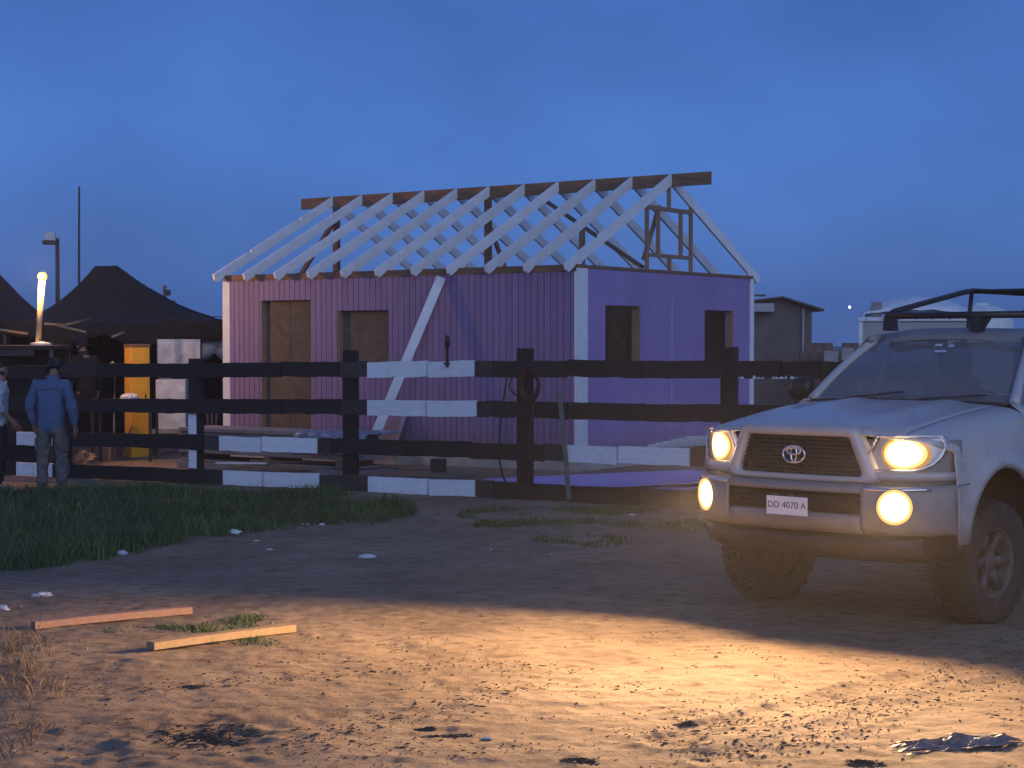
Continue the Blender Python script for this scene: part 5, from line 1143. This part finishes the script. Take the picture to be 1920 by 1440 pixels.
# tall dry stalks
mb = MB()
for k in range(16):
    q = G(R.uniform(10,100), R.uniform(1215,1270)); z = ground_z(q.x,q.y); a = R.uniform(0,6.28); h = R.uniform(0.10,0.24); L = R.uniform(0.3,0.9)
    mb.tube([(q.x,q.y,z-0.01),(q.x+math.cos(a)*h*0.2*L,q.y+math.sin(a)*h*0.2,z+h*0.5),(q.x+math.cos(a)*h*0.6*L,q.y+math.sin(a)*h*0.5,z+h*0.95),(q.x+math.cos(a)*h*1.1*L,q.y+math.sin(a)*h*0.8,z+h*0.9)],[0.003,0.0025,0.002,0.0012],5)
tag(mb.build('dry_stalks', M['dry'], None, smooth=True), 'bent dry stalks rising from the weeds at lower left', 'weeds', None, 'stuff')
# clods of earth
mb = MB()
for k in range(1500):
    px, py = R.uniform(-40,1960), 1090 + 360*R.random()**0.8; q = G(px, py)
    if fbm(q.x+9, q.y, 1.3, 3) < R.uniform(-0.3, 0.35): continue
    r_ = abs(R.gauss(0, 0.004)) + 0.002; z = ground_z(q.x, q.y); n = 6; a0 = R.uniform(0,6.28)
    ring = [(q.x + math.cos(a0+2*math.pi*i/n)*r_*R.uniform(0.8,1.7), q.y + math.sin(a0+2*math.pi*i/n)*r_*R.uniform(0.7,1.1), z - 0.002) for i in range(n)]
    mb.add(ring + [(q.x + R.uniform(-.3,.3)*r_, q.y, z + r_*R.uniform(0.6,1.1))], [(i,(i+1)%n,n) for i in range(n)])
tag(mb.build('clods', M['dirt'], None), 'small clods of earth and pebbles on the dirt', 'clods', None, 'stuff')
# dark crumbs and bits of chaff, thick in drifts and along the tyre tracks
mb = MB(); c = 0
while c < 3600:
    if R.random() < 0.22:
        a, b, w, d = R.choice(TRACKS[:2] + TRACKS[:2] + TRACKS[3:]); t_ = R.random()**1.3; q = a.lerp(b, t_) + Vector((R.gauss(0, w*0.9), R.gauss(0, w*0.9), 0))
    else:
        q = G(R.uniform(-40,1960), 1085 + 365*R.random()**0.75)
        if fbm(q.x*0.8 + 19, q.y*1.3, 2.2, 4) < R.uniform(0.0, 0.45): continue
    c += 1; L = abs(R.gauss(0, 0.009)) + 0.003; w_ = L*R.uniform(0.15, 0.5); a_ = R.gauss(0.15, 0.6); ca_, sa_ = math.cos(a_), math.sin(a_); z = ground_z(q.x, q.y) + 0.001; h_ = R.uniform(0.001, 0.006)
    mb.add([(q.x - ca_*L, q.y - sa_*L, z), (q.x + sa_*w_, q.y - ca_*w_, z), (q.x + ca_*L, q.y + sa_*L, z + h_*0.4), (q.x - sa_*w_, q.y + ca_*w_, z), (q.x, q.y, z + h_)], [(0,1,4),(1,2,4),(2,3,4),(3,0,4)])
tag(mb.build('soil_crumbs', M['char'], None), 'dark crumbs and chaff strewn over the lit dirt', 'crumbs', None, 'stuff')
# dark charred bits: loose clumps of twigs, ash and leaf scraps
def clump(name, loc, rx, ry, n, label, cat, group=None, rz=0.0):
    mb = MB()
    for k in range(n):
        t_ = R.uniform(0, 2*math.pi); q = R.random()**0.7; x, y = rx*q*math.cos(t_), ry*q*math.sin(t_); L = R.uniform(0.006, 0.030); w_ = L*R.uniform(0.12, 0.5); a_ = R.gauss(0.1, 0.7); ca_, sa_ = math.cos(a_), math.sin(a_)
        z = ground_z(loc[0] + x, loc[1] + y) - loc[2]; h_ = R.uniform(0.003, 0.016)*(1.2 - q); tl = R.uniform(0, 0.010)
        mb.add([(x-ca_*L, y-sa_*L, z), (x+sa_*w_, y-ca_*w_, z), (x+ca_*L, y+sa_*L, z+tl), (x-sa_*w_, y+ca_*w_, z), (x, y, z+h_)], [(0,1,4),(1,2,4),(2,3,4),(3,0,4),(0,3,2,1)])
    o = mb.build(name, M['char'], None); o.location = loc; return tag(o, label, cat, group, 'thing')
for k, (px, py, rx, ry, n, lb_) in enumerate(((366,1287,0.07,0.05,60,'small dark clump of scraps on the dirt below the nearer plank'), (842,1378,0.13,0.04,90,'dark twiggy clump on the lit dirt at bottom centre'), (800,1366,0.06,0.03,45,'small dark clump left of the twiggy one'), (1090,1428,0.10,0.05,80,'dark clump at the bottom edge right of centre'), (1282,1362,0.06,0.03,45,'small dark clump at the near end of the tyre track'), (1625,1430,0.10,0.05,70,'dark clump left of the crumpled plastic film'))):
    q = G(px, py); clump('twig_clump', (q.x, q.y, ground_z(q.x,q.y)), rx, ry, n, lb_, 'debris', 'dark clumps on the dirt')
q = G(385,1378); clump('ash_patch', (q.x,q.y,ground_z(q.x,q.y)), 0.27, 0.26, 420, 'broad dark patch of ash and twigs on the dirt at bottom left', 'ash')
# crumpled plastic film lower right
q = G(1790, 1398); fo = empty('crumpled_film', (q.x, q.y, ground_z(q.x,q.y)), 0.35, 'crumpled grey plastic film lying on the dirt at lower right', 'plastic film')
g = [[(x, y + 0.03*fbm(x*6,y*6,1), 0.004 + 0.075*abs(fbm(x*7+3, y*9, 1.0, 4))*max(0,1-(abs(x)/0.34)**3)*max(0.1,1-(abs(y)/0.11)**2)) for x in nys(-0.33*(0.75+0.25*math.cos(j)),0.33*(0.8+0.2*math.sin(j*2)),44)] for j, y in enumerate(nys(-0.10,0.10,18))]
MB().grid(g).build('film', M['foil'], fo, smooth=False, solid=0.001)
# litter
for k, (px, py, r_, sx, m, lb_) in enumerate(((690,1041,0.055,1.7,'litter','white crumpled paper on the dark dirt, largest litter piece'), (605,977,0.035,1.1,'litter','small round white litter at the grass edge'), (571,976,0.030,1.8,'litter','flat white litter left of the round one at the grass edge'), (436,992,0.085,1.3,'litter_green','greenish white wrapper at the grass edge'), (226,1028,0.055,1.4,'litter','white scrap in the dark weeds'), (78,1110,0.060,1.5,'litter','pale scrap with a dark top left of the farther plank'), (4,1133,0.045,1.6,'litter','pale scrap at the left picture edge'), (482,1006,0.022,1.6,'litter','tiny white scrap right of the greenish wrapper'), (506,1023,0.020,2.0,'litter','tiny flat scrap below the greenish wrapper'), (290,989,0.04,2.2,'litter','pale flat litter strip between weeds and dirt'), (328,985,0.03,2.0,'litter','smaller pale litter strip in the grass edge'), (921,1032,0.014,1.3,'litter','tiny white speck on the dirt below the sparse grass, left one'), (1035,1040,0.014,1.2,'litter','tiny white speck on the dirt below the sparse grass, right one'), (1805,1260,0.014,1.2,'litter','tiny white speck on the lit dirt before the truck'), (913,1385,0.014,2.4,'litter','tiny pale sliver on the lit dirt at bottom centre'), (1185,966,0.03,1.8,'litter','pale litter piece by the fence foot near the truck'), (25,1412,0.012,1.0,'litter','tiny white speck among the dry weeds'))):
    q = G(px, py); crumple('paper_scrap', (q.x, q.y, ground_z(q.x,q.y)), r_*0.8, M[m], lb_, 'litter', 0.5, k+60, 0.55, 'litter on the ground', R.uniform(-0.5,0.5), sx)

# ------------------------------------------------------------------ thin haze added so the lamps get a glow
hm = bpy.data.materials.new('lamp_glow_haze'); hm.use_nodes = True; t = hm.node_tree; t.nodes.clear()
vo = t.nodes.new('ShaderNodeVolumePrincipled'); oo_ = t.nodes.new('ShaderNodeOutputMaterial'); t.links.new(vo.outputs[0], oo_.inputs['Volume'])
vo.inputs['Color'].default_value = (0.88, 0.88, 0.92, 1); vo.inputs['Density'].default_value = 0.0009; vo.inputs['Anisotropy'].default_value = 0.55
hz = MB().box(-640, 640, -40, 760, -4.0, 19.0).build('haze', hm, None); tag(hz, 'thin haze added to give the lamps a glow', None, None, 'stuff')
